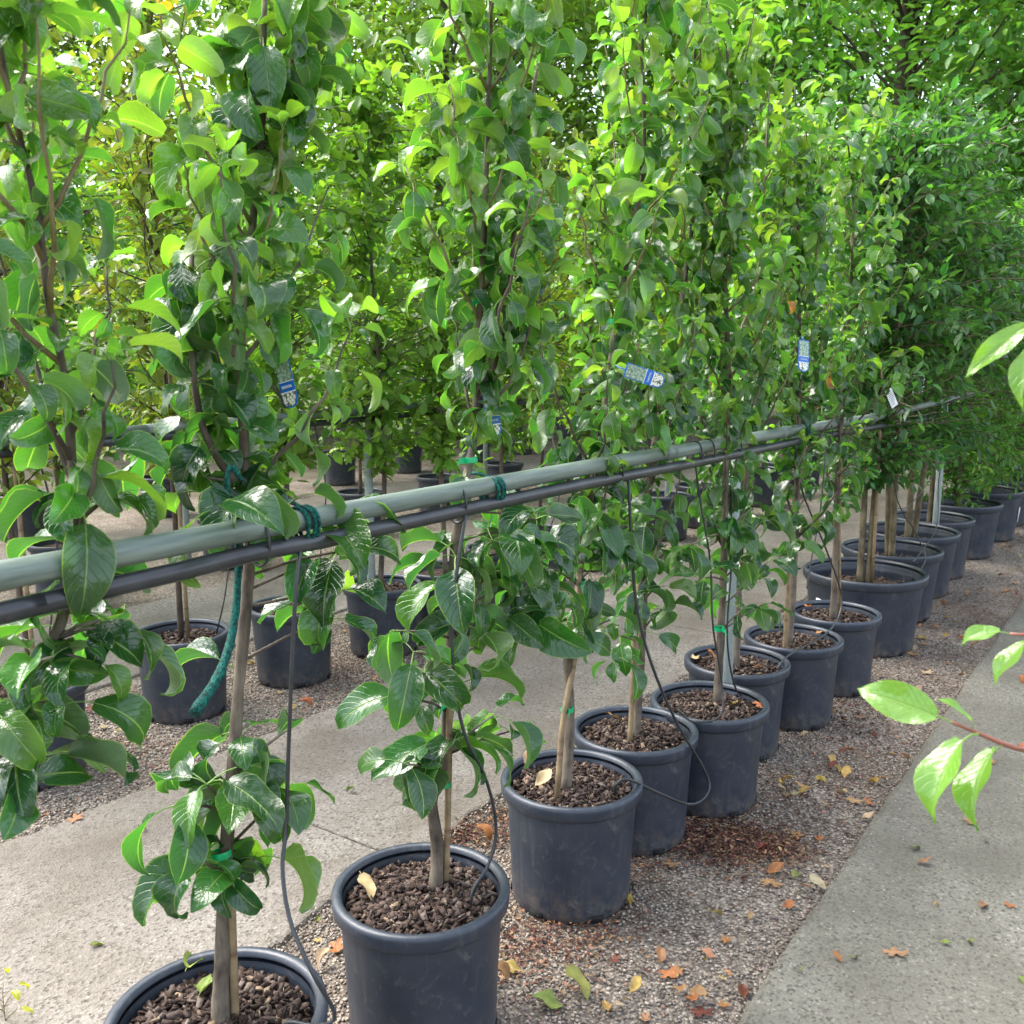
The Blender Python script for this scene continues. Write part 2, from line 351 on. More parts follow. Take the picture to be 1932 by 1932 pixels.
for i in range(18):
    LEAVES.append(leaf_shape(.094*random.uniform(.9, 1.12), .056*random.uniform(.82, 1.12), R([40, 65, 90, 125, 70, 50, 105, 25, 80, 140, 60, 45, 110, 85, 55, 95, 75, 150][i]),
        R([14, 30, 22, 38, 10, 34, 26, 18, 42, 28, 16, 36, 20, 44, 24, 12, 32, 26][i]), random.uniform(.06, .17), random.uniform(0, 6), random.uniform(.028, .045),
        nv=9, twist=random.uniform(-.5, .5), tipcurl=random.choice([0, 0, .8, 1.6])))
LEAF_ME = [mesh('leaf', v, f, M['leaf'], uv) for v, f, uv in LEAVES]
def rotm(az, el, roll):
    ca, sa, ce, se, cr, sr = math.cos(az), math.sin(az), math.cos(el), math.sin(el), math.cos(roll), math.sin(roll)
    Rz = np.array([[ca, -sa, 0], [sa, ca, 0], [0, 0, 1]]); Rx = np.array([[1, 0, 0], [0, ce, -se], [0, se, ce]]); Ry = np.array([[cr, 0, sr], [0, 1, 0], [-sr, 0, cr]])
    return Rz@Rx@Ry
def mat4(Rm, s, p):
    m = np.eye(4); m[:3, :3] = Rm*s; m[:3, 3] = p; return Matrix(m.tolist())
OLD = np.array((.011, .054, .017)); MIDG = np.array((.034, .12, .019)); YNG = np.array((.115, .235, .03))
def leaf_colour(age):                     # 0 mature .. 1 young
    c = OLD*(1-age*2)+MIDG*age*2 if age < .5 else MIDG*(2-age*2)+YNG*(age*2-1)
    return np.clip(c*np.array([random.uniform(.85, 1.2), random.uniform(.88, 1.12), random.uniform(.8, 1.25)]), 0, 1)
def rosette(out, p, n, size=1., age=.3, az0=None, spread=math.pi, el=(R(-55), R(32)), away=None):
    """a spur with n leaves on long stalks"""
    a0 = random.uniform(0, 6.28) if az0 is None else az0
    for i in range(n):
        az = a0+(i/n*2*spread-spread)+random.uniform(-.5, .5) if az0 is not None else a0+i*2.4+random.uniform(-.4, .4)
        out.append(dict(p=np.array(p), az=az, el=random.uniform(*el), roll=random.gauss(0, .45), s=size*random.choice([random.uniform(.5, .85), random.uniform(.75, 1.15)]), v=random.randrange(18), age=min(1, max(0, age+random.gauss(0, .24)))))

# fine leaf: two quads folded on the midrib
FV = np.array([(0, 0, 0), (.24, .3, .05), (.2, .68, .03), (0, 1, -.14), (-.2, .68, .03), (-.24, .3, .05)]); FF = np.array([(0, 1, 2, 3), (0, 3, 4, 5)])
def fine_leaves(P, Dr, S, cols, width=1., tilt=.8):
    """leaves at P along directions Dr with random roll"""
    n = len(P); Y = Dr/np.linalg.norm(Dr, axis=1)[:, None]
    upv = np.array([0, 0, 1.])+tilt*RNG.normal(0, .5, (n, 3)); X = np.cross(Y, upv); X /= np.linalg.norm(X, axis=1)[:, None]+1e-9; Z = np.cross(X, Y)
    B = FV*np.array([width, 1, 1]); V = P[:, None]+S[:, None, None]*(B[None, :, 0:1]*X[:, None]+B[None, :, 1:2]*Y[:, None]+B[None, :, 2:3]*Z[:, None])
    F = (FF[None]+(np.arange(n)*6)[:, None, None]).reshape(-1, 4)
    return V.reshape(-1, 3), F, np.repeat(cols, 6, 0)
def jitter_cols(n, base, var=.25, alt=None, alt_frac=0.):
    c = np.repeat(np.array(base)[None], n, 0)
    if alt is not None: m_ = RNG.random(n) < alt_frac; c[m_] = alt
    return np.clip(c*(1+RNG.normal(0, var, (n, 1)))*(1+RNG.normal(0, .08, (n, 3))), .004, .6)

# ------------------------------------------------------------------ pots
def pot_parts(root, Rr, Hh, chips=0, chip_objs=0, soil=.045, sticker=None, mk={}):
    key = (Rr, Hh)
    if key not in mk:
        lip = .042*Hh/.36; ro = Rr-.017; rb = Rr*.83
        body = [(0, .004), (rb-.02, .004), (rb-.006, .0), (rb, .008), (rb+.002, .03), (rb+(ro-rb)*.35, Hh*.4), (rb+(ro-rb)*.75, Hh*.75), (ro, Hh-lip), (ro, Hh-lip*.5), (ro-.006, Hh-lip*.4)]
        inner = [(ro-.006, Hh-lip*.5), (ro-.008, Hh-.03), (ro-.010, Hh-.034), (ro-.009, Hh-.05), (ro-.0115, Hh-.053), (ro-.011, Hh-.07), (ro-.016, Hh*.6), (rb-.01, .02), (0, .02)]
        rim = [(ro-.007, Hh-.012), (ro-.005, Hh-.003), (ro+.002, Hh), (Rr-.006, Hh), (Rr-.001, Hh-.004), (Rr, Hh-.012), (Rr-.002, Hh-lip+.006), (Rr-.006, Hh-lip), (ro-.003, Hh-lip-.004)]
        a = mesh('pot', *cat_arrays([lathe(body, 48), lathe(inner, 48)]), M['pot']); b = mesh('pot_rim', *lathe(rim, 48), M['pot'])
        # bark surface
        rs = Rr-.03; V = [(0, 0, .012)]; F = []; kk = 30; rings = 8
        for i in range(1, rings+1):
            for j in range(kk):
                q = rs*i/rings; an = 2*math.pi*j/kk
                V.append((q*math.cos(an), q*math.sin(an), .016*(1-(i/rings)**2)+random.uniform(-.006, .006)))
        F = [(0, 1+j, 1+(j+1) % kk) for j in range(kk)]+[(1+(i-1)*kk+j, 1+i*kk+j, 1+i*kk+(j+1) % kk, 1+(i-1)*kk+(j+1) % kk) for i in range(1, rings) for j in range(kk)]
        mk[key] = (a, b, pymesh('potting_bark', V, F, M['soil'], True))
    a, b, c = mk[key]
    p = link('pot', a, root); link('pot_rim', b, p)
    if chips and len(mk) < 9:
        if 'hole_shade' not in mk: mk['hole_shade'] = mesh('drain_hole_shade', *box(-.02, .02, -.003, .0015, .004, .022), M['hole_shade'], smooth=False)  # box slightly proud of the wall; the hole's inner shade is its black colour
        for q in range(6):
            a_ = q*1.047+Rr*30; hr = Rr*.83+.0025; link('drain_hole_shade', mk['hole_shade'], p, (hr*math.cos(a_), hr*math.sin(a_), 0)).rotation_euler = (0, 0, a_-1.5708)
    zs = Hh-soil; so_ = link('potting_bark', c, root, (0, 0, zs))
    def spots(n):
        q = (Rr-.036)*np.sqrt(RNG.random(n)); an = RNG.uniform(0, 6.28, n)
        return np.stack([q*np.cos(an), q*np.sin(an), .016*(1-(q/(Rr-.03))**2)+RNG.uniform(.002, .011, n)], 1)
    if chips:
        V, F = chipmesh(spots(chips), RNG.uniform(.004, .0125, chips))
        link('bark_mulch', mesh('bark_mulch', V, F, M['chips'], smooth=False), so_, kind='stuff')
    for q in spots(chip_objs):
        o = link('bark_chip', random.choice(CHIPS), so_); s = random.uniform(.5, 1.1)
        o.matrix_basis = mat4(rotm(random.uniform(0, 6.28), random.uniform(-.5, .5), random.uniform(-.5, .5)), s, q+np.array([0, 0, .003]))
    return zs
CB, CFc = box(-1, 1, -.5, .5, -.17, .17)
def chipmesh(P, S):
    n = len(P); V = np.repeat(CB[None], n, 0)*(1+.55*(RNG.random((n, 8, 3))-.5))*S[:, None, None]
    Q = np.empty_like(V)
    for i in range(n): Q[i] = V[i]@rotm(RNG.uniform(0, 6.28), RNG.normal(0, .5), RNG.normal(0, .6)).T+P[i]
    return Q.reshape(-1, 3), (CFc[None]+(np.arange(n)*8)[:, None, None]).reshape(-1, 4)
CHIPS = []
for i in range(5):
    V, F = chipmesh(np.zeros((1, 3)), np.array([.0125])); CHIPS.append(mesh('bark_chip', V, F, M['chip'], smooth=False))

# ------------------------------------------------------------------ potted pear trees
def in_frame(p):
    q = np.asarray(p)-np.array([0, 0, H]); dep = q[1]*math.cos(PITCH)-q[2]*math.sin(PITCH)
    if dep < .2: return None
    x = 966+FPX*q[0]/dep; y = 966-FPX*(q[1]*math.sin(PITCH)+q[2]*math.cos(PITCH))/dep
    return (x, y, dep)
def tape(root, p, r=.022, wid=.013, tail=True):
    V, F = lathe([(r, -wid/2), (r*1.03, 0), (r, wid/2)], 14); 
    if tail:
        a = random.uniform(3.4, 5.2); d = np.array([math.cos(a), math.sin(a), 0]); e = np.array([0, 0, wid/2])
        T = np.array([d*r-e, d*r+e, d*(r+.02)-e*.9+(0, 0, .002), d*(r+.02)+e*.9+(0, 0, .002), d*(r+.035)-e*.8-(0, 0, .006), d*(r+.035)+e*.8-(0, 0, .006)])
        V, F = cat_arrays([(V, F), (T, np.array([(0, 2, 3, 1), (2, 4, 5, 3)]))])
    o = link('tie_tape', mesh('tie_tape', V, F, M['tape']), root); o.location = p; o.rotation_euler = (random.uniform(-.25, .25), random.uniform(-.25, .25), 0)
def pear(name, s, t, stem_px, label, lows=(), zlow=1.1, top=2.85, nbr=22, Rr=.205, Hh=.36, r0=.017, spread=.26, extra=(), stake=None, ties=(), chips=800, chip_objs=0,
         max_obj=270, size=1., dens=1., group='glossy-leaved trees tied to the front rail', base=None, base_age=.25, cut=True, maxz=None):
    b = row(s, t) if base is None else np.array(base, float)
    root = thing(name, tuple(b), label, 'potted tree', group)
    zs = pot_parts(root, Rr, Hh, chips, chip_objs)
    if stem_px is not None: P = np.array([on_t(x, y, t) for x, y in stem_px])-b
    else: P = np.array([(0, 0, zs), (.01, .0, .8), (-.015, .02, 1.4), (.01, -.01, 2.)])
    if P[0][2] > zs-.01: P = np.vstack([[(P[0][0], P[0][1], zs-.015)], P[1:] if P[0][2]-zs < .05 else P])
    # carry the leader on to the tree top
    while P[-1][2] < top-.2:
        P = np.vstack([P, P[-1]+np.array([random.uniform(-.035, .035), random.uniform(-.035, .035), .26])])
    n = 46; PL = smoothline(P, n); h = (PL[:, 2]-PL[0, 2])/(PL[-1, 2]-PL[0, 2])
    rad = r0*(1.05-.85*h)+.004*np.exp(-(PL[:, 2]-zs)/.05); rad *= 1+.10*np.sin(PL[:, 2]*31)*np.sin(PL[:, 2]*13+s)
    link('trunk', mesh('trunk', *tube(PL, rad, 10, .06), M['bark']), root)
    if stake:
        Q = np.array([on_t(x, y, t+.012) for x, y in stake])-b; Q[0][2] = zs-.02
        link('bamboo_stake', mesh('bamboo_stake', *tube(smoothline(Q, 8), .0085, 8), M['bamboo']), root)
    out = []; twigs = []
    def at_z(z): i = int(np.argmin(abs(PL[:, 2]-z))); return PL[i]
    def branch(p0, az, L, lean, r, age):
        k = 8; pts = [p0]; a = lean; d = np.array(p0)
        az += 0.
        for i in range(k):
            a = lean*(1-.6*i/k); d = d+L/k*np.array([math.cos(az)*math.sin(a), math.sin(az)*math.sin(a), math.cos(a)]); pts.append(d+np.array([RNG.normal(0, .004), RNG.normal(0, .004), 0])); az += random.uniform(-.15, .15)
        pts = np.array(pts); o = link('branch', mesh('branch', *tube(pts, np.linspace(r, r*.3, k+1), 6), M['twig'] if r < .005 else M['bark']), root)
        step = .056/dens; m_ = max(2, int(L/step))
        for q in range(m_):
            f = .15+.85*(q+random.random()*.6)/m_; f = min(f, 1.); x = f*k; i = min(int(x), k-1); p = pts[i]+(pts[i+1]-pts[i])*(x-i)
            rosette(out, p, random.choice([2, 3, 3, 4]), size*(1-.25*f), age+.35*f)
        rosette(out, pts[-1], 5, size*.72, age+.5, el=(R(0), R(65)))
        return pts
    for i in range(nbr):
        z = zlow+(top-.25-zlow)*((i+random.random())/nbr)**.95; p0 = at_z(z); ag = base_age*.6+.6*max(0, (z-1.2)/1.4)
        L = random.uniform(.26, .52)*(1-.35*(z-zlow)/(top-zlow)); branch(p0, i*2.4+random.uniform(-.4, .4), L, random.uniform(.4, .85)*spread/.26, .0055*(1-.4*(z-zlow)/(top-zlow)), ag)
    z = zlow
    while z < top-.05:                                   # spurs on the leader
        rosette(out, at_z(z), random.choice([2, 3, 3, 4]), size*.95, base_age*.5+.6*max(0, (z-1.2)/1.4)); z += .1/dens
    for pl in extra:                                     # limbs seen in the photograph
        Q = smoothline(np.array([on_t(x, y, t+dt) for x, y, dt in pl])-b, 14); link('branch', mesh('branch', *tube(Q, np.linspace(r0*.62, r0*.3, 14), 8, .04), M['bark']), root)
        for q in range(2, 14):
            if Q[q][2] > zlow: rosette(out, Q[q], random.choice([2, 3, 4]), size, base_age*.6+.4*max(0, (Q[q][2]-1.3)/1.5))
    for lw in lows:                                      # low spurs: (px, py, dt, count, side azimuth or None)
        p = on_t(lw[0], lw[1], t+lw[2])-b
        f = int(np.argmin(np.linalg.norm(PL-p, axis=1))); q = PL[max(0, f-1)]
        if np.linalg.norm(p-q) > .012: link('twig', mesh('twig', *tube(np.array([q, (p+q)/2+(0, 0, .006), p]), [.0035, .003, .0025], 5), M['bark']), root)
        rosette(out, p, lw[3], size*1.24, .08+base_age*.3, el=(R(-30), R(35)))
    for p in ties: tape(root, on_t(p[0], p[1], t+.005)-b, r0+.004)
    out = [l for l in out if not (1.0 < l['p'][2] < 1.36 and (l['p']+b)[:2]@NV > t+.015 and random.random() < (.7 if s > 2.5 else .12))]
    if maxz: out = [l for l in out if l['p'][2] < maxz]
    # nearest leaves in view: single parts; the rest: one part
    vis = []
    for l in out:
        q = in_frame(l['p']+b); l['k'] = 99 if q is None or not (-60 < q[0] < 1990 and -60 < q[1] < 1990) else q[2]
    out.sort(key=lambda l: l['k']); single = [l for l in out[:max_obj] if l['k'] < 90]; rest = out[len(single):]
    for l in single:
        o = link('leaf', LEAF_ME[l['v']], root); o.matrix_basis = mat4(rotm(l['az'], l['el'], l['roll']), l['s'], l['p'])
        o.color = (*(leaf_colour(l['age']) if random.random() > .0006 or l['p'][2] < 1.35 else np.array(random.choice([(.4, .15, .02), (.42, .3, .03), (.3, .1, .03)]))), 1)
    if rest:
        Vs, Fs, Us, Cs, nn = [], [], [], [], 0
        for l in rest:
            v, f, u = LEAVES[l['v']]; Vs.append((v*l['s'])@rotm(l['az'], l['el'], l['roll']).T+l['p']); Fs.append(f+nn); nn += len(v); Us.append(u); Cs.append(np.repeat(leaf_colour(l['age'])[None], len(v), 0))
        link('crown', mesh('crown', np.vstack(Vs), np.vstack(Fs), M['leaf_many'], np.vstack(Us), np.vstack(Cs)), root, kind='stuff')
    return root
T1 = -1.36
pear('potted_tree', .48, T1, [(-175, 2300), (-90, 1650), (0, 1392), (62, 1270), (118, 1165), (140, 1000), (135, 860), (120, 700), (95, 590), (70, 400), (38, 260), (0, 80)],
     'large-leaved tree with a crooked grey trunk where the black pipe sags below the rail', zlow=1.28, nbr=14, top=2.3, r0=.012, stake=None,
     lows=[(30, 1330, .02, 4, None), (75, 1250, .0, 3, None), (130, 1190, -.02, 4, None), (190, 1170, .03, 2, None), (100, 1240, .05, 3, None), (150, 1080, 0, 3, None), (40, 1400, .03, 4, None), (130, 930, .02, 4, None), (0, 1350, .05, 4, None), (150, 960, .0, 4, None), (230, 930, .02, 4, None), (215, 1180, .04, 4, None), (60, 1440, .05, 5, None), (120, 1330, .05, 4, None), (180, 1250, .06, 3, None), (20, 1480, .06, 3, None), (235, 1230, .02, 3, None)], dens=.66, spread=.26, size=1.06)
pear('potted_tree', 1.043, T1-.03, [(416, 1895), (420, 1800), (424, 1640), (440, 1450), (450, 1300), (464, 1150), (470, 1060), (464, 900), (459, 800), (456, 600), (476, 430), (490, 320), (540, 235), (552, 100), (560, 0)],
     'tree with a teal mesh sleeve hanging beside its trunk and a forked upper stem', zlow=1.33, nbr=15, top=2.5, r0=.0142,
     stake=[(441, 1890), (434, 1640)], ties=[(417, 1612)], chips=1300, chip_objs=150,
     extra=[[(488, 330, 0), (494, 200, .01), (496, 100, .02), (500, 0, .02)], [(446, 910, 0), (415, 870, -.02), (378, 790, -.04), (360, 640, -.06), (362, 480, -.06)]],
     lows=[(455, 1390, 0, 6, None), (440, 1480, 0, 6, None), (390, 1480, .02, 5, None), (500, 1490, .02, 4, None), (425, 1640, 0, 6, None), (430, 1650, .03, 6, None), (345, 1520, .02, 3, None), (380, 1620, .02, 4, None), (480, 1620, .0, 4, None), (560, 1480, .02, 2, None), (545, 1375, .02, 1, None),
           (600, 990, .02, 5, None), (610, 1060, .0, 4, None), (480, 960, .04, 4, None), (385, 900, 0, 3, None), (450, 1270, -.03, 1, None), (640, 1040, .03, 5, None), (640, 1120, .02, 4, None), (420, 960, .06, 5, None), (560, 940, .05, 5, None), (620, 1170, .02, 3, None)], dens=.78, size=1.14)
pear('potted_tree', 1.591, T1+.01, [(820, 1690), (825, 1600), (815, 1510), (832, 1470), (845, 1350), (850, 1200), (856, 1050), (870, 950), (886, 870), (897, 800), (905, 600), (915, 400), (921, 200), (926, 0)],
     'tree with a kinked double trunk whose pot has one yellow leaf on the bark', zlow=1.3, nbr=18, top=2.7, r0=.0142,
     stake=[(840, 1690), (846, 1480), (849, 1240)], ties=[(836, 1478), (847, 1326), (919, 566), (886, 868)], chips=1300, chip_objs=150,
     extra=[[(902, 780, 0), (945, 640, .02), (968, 460, .03), (984, 300, .03), (1015, 120, .03)]],
     lows=[(838, 1430, 0, 5, None), (830, 1400, -.01, 5, None), (890, 1400, .03, 4, None), (760, 1440, .02, 3, None), (850, 1310, 0, 4, None), (930, 1350, .02, 4, None), (800, 1270, -.02, 3, None), (855, 1250, 0, 3, None),
           (870, 1100, .02, 4, None), (930, 1080, .03, 5, None), (960, 1000, .02, 5, None), (985, 1100, .04, 6, None), (900, 1010, .0, 3, None), (950, 1160, .04, 5, None), (1000, 1040, .03, 5, None), (900, 1130, .03, 5, None), (790, 1320, .02, 4, None), (960, 1380, .02, 4, None), (745, 1190, .02, 3, None), (880, 1180, .04, 5, None), (1000, 1160, .05, 6, None), (930, 1020, .05, 6, None), (860, 1050, .03, 4, None), (1010, 980, .05, 5, None), (780, 1230, .03, 3, None)], dens=.9, size=1.1)
pear('potted_tree', 2.277, T1, [(1067, 1480), (1076, 1350), (1071, 1240), (1085, 1180), (1100, 1010), (1120, 900), (1150, 700), (1165, 600), (1190, 450), (1215, 300), (1212, 100), (1220, 0)],
     'tree whose pot has a black tube arching over its rim towards the next pot', zlow=.98, nbr=24, top=2.8, r0=.0138, stake=[(1050, 1482), (1062, 1360), (1086, 1230), (1092, 1080)], ties=[(1070, 1338), (1092, 1095), (1160, 606)],
     chips=1000, chip_objs=130, lows=[(1090, 1180, .02, 4, None), (1110, 1080, .02, 5, None), (1060, 1130, .03, 5, None), (1010, 1120, .03, 4, None), (1000, 1170, .03, 4, None), (1150, 1090, 0, 4, None), (1060, 1050, .04, 6, None), (1130, 1000, .03, 6, None), (1110, 1150, .03, 5, None), (1050, 960, .02, 5, None), (1170, 960, .03, 5, None), (1080, 1200, .02, 5, None), (1150, 1170, .03, 5, None), (1020, 1060, .05, 6, None), (1100, 980, .05, 6, None), (1150, 1030, .04, 6, None)], size=1.05, dens=.95)
pear('potted_tree', 2.704, T1-.02, [(1198, 1385), (1206, 1290), (1214, 1160), (1216, 1040), (1222, 940), (1240, 800), (1280, 600), (1305, 430), (1315, 250), (1310, 100)],
     'slim staked tree in the pot squeezed behind the pot with the arching black tube', zlow=.85, nbr=26, top=2.8, r0=.0138, stake=[(1188, 1385), (1196, 1260), (1206, 1080)], ties=[(1208, 392)], chips=800, chip_objs=90,
     lows=[(1170, 1200, .02, 4, None), (1215, 1190, .02, 3, None), (1160, 1240, .03, 5, None), (1240, 1110, .03, 5, None), (1200, 1120, .03, 6, None), (1260, 1040, .03, 6, None), (1220, 980, .04, 6, None), (1190, 1060, .02, 5, None), (1250, 1150, .03, 5, None)])
pear('potted_tree', 3.073, T1+.08, [(1352, 1330), (1360, 1200), (1366, 1060), (1370, 870), (1374, 700), (1366, 450), (1380, 300), (1372, 100)],
     'tree in the pot with orange leaves and a thin looped tube on its bark', zlow=.82, nbr=27, top=2.7, r0=.0142, ties=[(1357, 1186)], chips=800, chip_objs=90,
     lows=[(1370, 1120, .02, 4, None), (1400, 1060, .03, 4, None), (1330, 1090, .02, 5, None), (1430, 1090, .03, 5, None), (1380, 1010, .03, 6, None), (1420, 960, .03, 6, None), (1330, 980, .03, 6, None), (1440, 1140, .03, 5, None), (1300, 1030, .03, 5, None), (1400, 1150, .03, 4, None)])
pear('potted_tree', 3.55, T1-.01, [(1388, 1270), (1392, 1160), (1400, 1000), (1425, 700), (1440, 400), (1452, 150)],
     'tree in the pot crossed by the galvanised rail post', zlow=.8, nbr=25, top=2.52, r0=.0135, ties=[(1390, 1184)], chips=400, chip_objs=60, lows=[(1400, 1050, .03, 5, None), (1440, 980, .03, 5, None), (1450, 1060, .03, 5, None), (1420, 920, .03, 5, None)])
pear('potted_tree', 3.98, T1+.07, [(1489, 1205), (1497, 1100), (1503, 940), (1508, 700), (1505, 400), (1500, 160)],
     'tree in the pot beyond the galvanised post with a green ribbon on its bark', zlow=.76, nbr=25, top=2.48, r0=.0138, chips=350, chip_objs=40, lows=[(1500, 1020, .03, 5, None), (1520, 990, .02, 4, None), (1510, 900, .03, 5, None), (1540, 920, .03, 5, None)], stake=[(1481, 1205), (1490, 1050)])
pear('potted_tree', 4.47, T1+.1, [(1572, 1155), (1576, 1050), (1580, 900), (1598, 650), (1610, 400), (1592, 200)],
     'last glossy-leaved tree of the row, with a pale bamboo cane, beside the wide pot', zlow=.8, nbr=27, top=2.58, r0=.0138, stake=[(1585, 1160), (1583, 1000), (1588, 850)], chips=300, chip_objs=0, spread=.3)
# the tree beside the path whose shoots reach into view
def side_tree():
    b = row(1.38, .72); root = thing('potted_tree', tuple(b), 'tree whose reddish shoots with bright fresh leaves reach in over the grey slab', 'potted tree')
    zs = pot_parts(root, .205, .36, 300)
    PL = smoothline([(0, 0, zs-.02), (.01, .01, .9), (-.01, .0, 1.5), (.02, .01, 2.1), (.0, .02, 2.6)], 30)
    link('trunk', mesh('trunk', *tube(PL, np.linspace(.017, .005, 30), 10, .05), M['bark']), root)
    kred = NT('red_shoot'); red = kred.fin((.2, .065, .04), .4)
    leaves = []
    def shoot(pts, r=.0024):
        Q = smoothline(np.array(pts)-b, 14); link('shoot', mesh('shoot', *tube(Q, np.linspace(r*1.6, r*.7, 14), 7), red), root)
    def fresh(base, tip, wid, roll=0., v=0, age=.95):
        base = np.array(base); tip = np.array(tip); d = tip-base; L = np.linalg.norm(d); d /= L
        leaves.append((base-b, d, L, roll, v, wid))
    D = 1.02; a = lambda x, y, d=D: at_d(x, y, d)
    trunk = lambda z: np.array([b[0], b[1], z])
    shoot([trunk(.98), a(2100, 1450, 1.05), a(1932, 1416), a(1850, 1385), a(1795, 1362)])
    shoot([trunk(1.15), a(2120, 1260, 1.08), a(1990, 1205), a(1905, 1196)], .0022)
    shoot([trunk(1.35), a(2150, 720, 1.0), a(2020, 640), a(1950, 610)], .0026)
    fresh(a(1800, 1366), a(1634, 1290), 1, .9, 0); fresh(a(1838, 1376), a(1800, 1296), 1, -.5, 4); fresh(a(1846, 1384, 1.0), a(1700, 1470, .96), .95, -.35, 7, .9)
    fresh(a(1905, 1404), a(1766, 1480, .98), .9, -.6, 1, .85); fresh(a(1905, 1197), a(1815, 1178), 1, .2, 7); fresh(a(1960, 1205), a(1848, 1250), 1, -.2, 0)
    fresh(a(1955, 606), a(1846, 658, .98), .62, .5, 0, 1.); fresh(a(1985, 634), a(1884, 690, .97), .55, -.3, 1, 1.); fresh(a(1990, 1420), a(1920, 1490), 1, .1, 4)
    fresh(a(2030, 1430), a(1990, 1330), 1, .1, 2)
    for p, d, L, roll, v, wid in leaves:
        me = FRESH[v % 2]; y = d; x = np.cross(y, np.array([0, 0, 1.])+.25*np.array([-.4, -1, 0])); x /= np.linalg.norm(x); z = np.cross(x, y)
        c, s_ = math.cos(roll), math.sin(roll); X = x*c+z*s_; Z = -x*s_+z*c
        m = np.eye(4); k_ = L/.105; m[:3, 0] = X*k_*.85*wid; m[:3, 1] = y*k_; m[:3, 2] = Z*k_; m[:3, 3] = p
        o = link('leaf', me, root); o.matrix_basis = Matrix(m.tolist()); o.color = (*(YNG*np.array([.95, 1.0, 1.1])), 1)
    out = []
    for i in range(16):
        z = 1.55+i*.07; az = random.uniform(-1.6, 1.2); q = PL[int(np.argmin(abs(PL[:, 2]-z)))]
        e = q+np.array([math.cos(az)*.18, math.sin(az)*.18, .2]); link('branch', mesh('branch', *tube(np.array([q, (q+e)/2-(0, 0, .02), e]), [.004, .003, .002], 6), M['twig']), root)
        for f in (.4, .7, 1.): rosette(out, q+(e-q)*f, 4, .95, .5)
    Vs, Fs, Us, Cs, nn = [], [], [], [], 0
    for l in out:
        v, f, u = LEAVES[l['v']]; Vs.append((v*l['s'])@rotm(l['az'], l['el'], l['roll']).T+l['p']); Fs.append(f+nn); nn += len(v); Us.append(u); Cs.append(np.repeat(leaf_colour(l['age'])[None], len(v), 0))
    link('crown', mesh('crown', np.vstack(Vs), np.vstack(Fs), M['leaf_many'], np.vstack(Us), np.vstack(Cs)), root, kind='stuff')
FRESH = []
for c_, fo, wv in ((30, 16, .07), (55, 24, .1)):
    v, f, u = leaf_shape(.088, .05, R(c_), R(fo), wv, 1.2, .022, nv=10, nu=6); FRESH.append(mesh('leaf', v, f, M['leaf'], u))
side_tree()

# ------------------------------------------------------------------ fine-leaved potted trees (rest of the front row and the rows behind)
def bushy(h0, h1, width, ntw, leaf, cols, r0, lean=.9, per=9, width_leaf=1., droop=.3, stems=1, up=.6, bmat='bark_old', alt=None, altf=0., clear=None):
    """trunk mesh + crown mesh of a small tree built in local space"""
    tubes = []; LP, LD = [], []
    for q in range(stems):
        a = q*2.6; e = np.array([math.cos(a), math.sin(a), 0])*(.12 if stems > 1 else .03)
        S = smoothline([(0.02*math.cos(a), .02*math.sin(a), 0), e*.3+(random.uniform(-.03, .03), random.uniform(-.03, .03), h1*.3), e*.8+(0, 0, h1*.65), e+(0, 0, h1*.97)], 26)
        tubes.append(tube(S, np.linspace(r0, r0*.25, 26), 9, .07))
        for i in range(ntw//stems):
            z = h0+(h1-h0)*((i+random.random())/(ntw//stems)); j = int(np.argmin(abs(S[:, 2]-z))); p = S[j]
            az = random.uniform(0, 6.28); f = (z-h0)/(h1-h0); L = width*random.uniform(.55, 1.1)*(math.sin(math.pi*(.18+.72*f))**.7)
            el = up*random.uniform(.5, 1.3)
            d = np.array([math.cos(az)*math.cos(el), math.sin(az)*math.cos(el), math.sin(el)]); n = 6
            pts = [p]
            for k_ in range(n): d = d+RNG.normal(0, .12, 3)-np.array([0, 0, droop/n]); d /= np.linalg.norm(d); pts.append(pts[-1]+d*L/n)
            pts = np.array(pts); tubes.append(tube(pts, np.linspace(r0*.28, .0015, n+1), 4, cap=False))
            for k_ in range(1, n+1):
                for _ in range(per):
                    side = RNG.normal(0, 1, 3); side -= side@d*d; side /= np.linalg.norm(side)+1e-9
                    off = random.random()*.5*L/n*3
                    b_ = pts[k_]+side*off*random.random()-d*random.random()*L/n
                    LP.append(b_); LD.append(side*.9+d*.6+np.array([0, 0, random.uniform(-.6, .3)]))
    LP = np.array(LP); LD = np.array(LD)
    if clear: kp = ~((LP[:, 2] > clear[0]) & (LP[:, 2] < clear[1]) & (np.hypot(LP[:, 0], LP[:, 1]) > .07) & (RNG.random(len(LP)) < .8)); LP, LD = LP[kp], LD[kp]
    n = len(LP)
    V, F, Cc = fine_leaves(LP, LD, leaf*RNG.uniform(.6, 1.25, n), jitter_cols(n, cols, .22, alt, altf), width_leaf)
    tv, tf = cat_arrays(tubes)
    return mesh('trunk', tv, tf, M[bmat]), mesh('crown', V, F, M['fine_leaf'], col=Cc)
FINE = [bushy(.55, 2.35, .6, 150, .062, (.027, .092, .022), .019, per=7, stems=2, up=.55, droop=.5, width_leaf=.95, alt=(.05, .145, .028), altf=.3, clear=(.78, 1.06)) for _ in range(3)]
FERN = [bushy(.15, 2.1, .62, 170, .052, (.045, .145, .022), .024, per=8, up=.35, droop=.8, width_leaf=.7, alt=(.09, .2, .03), altf=.3) for _ in range(2)]
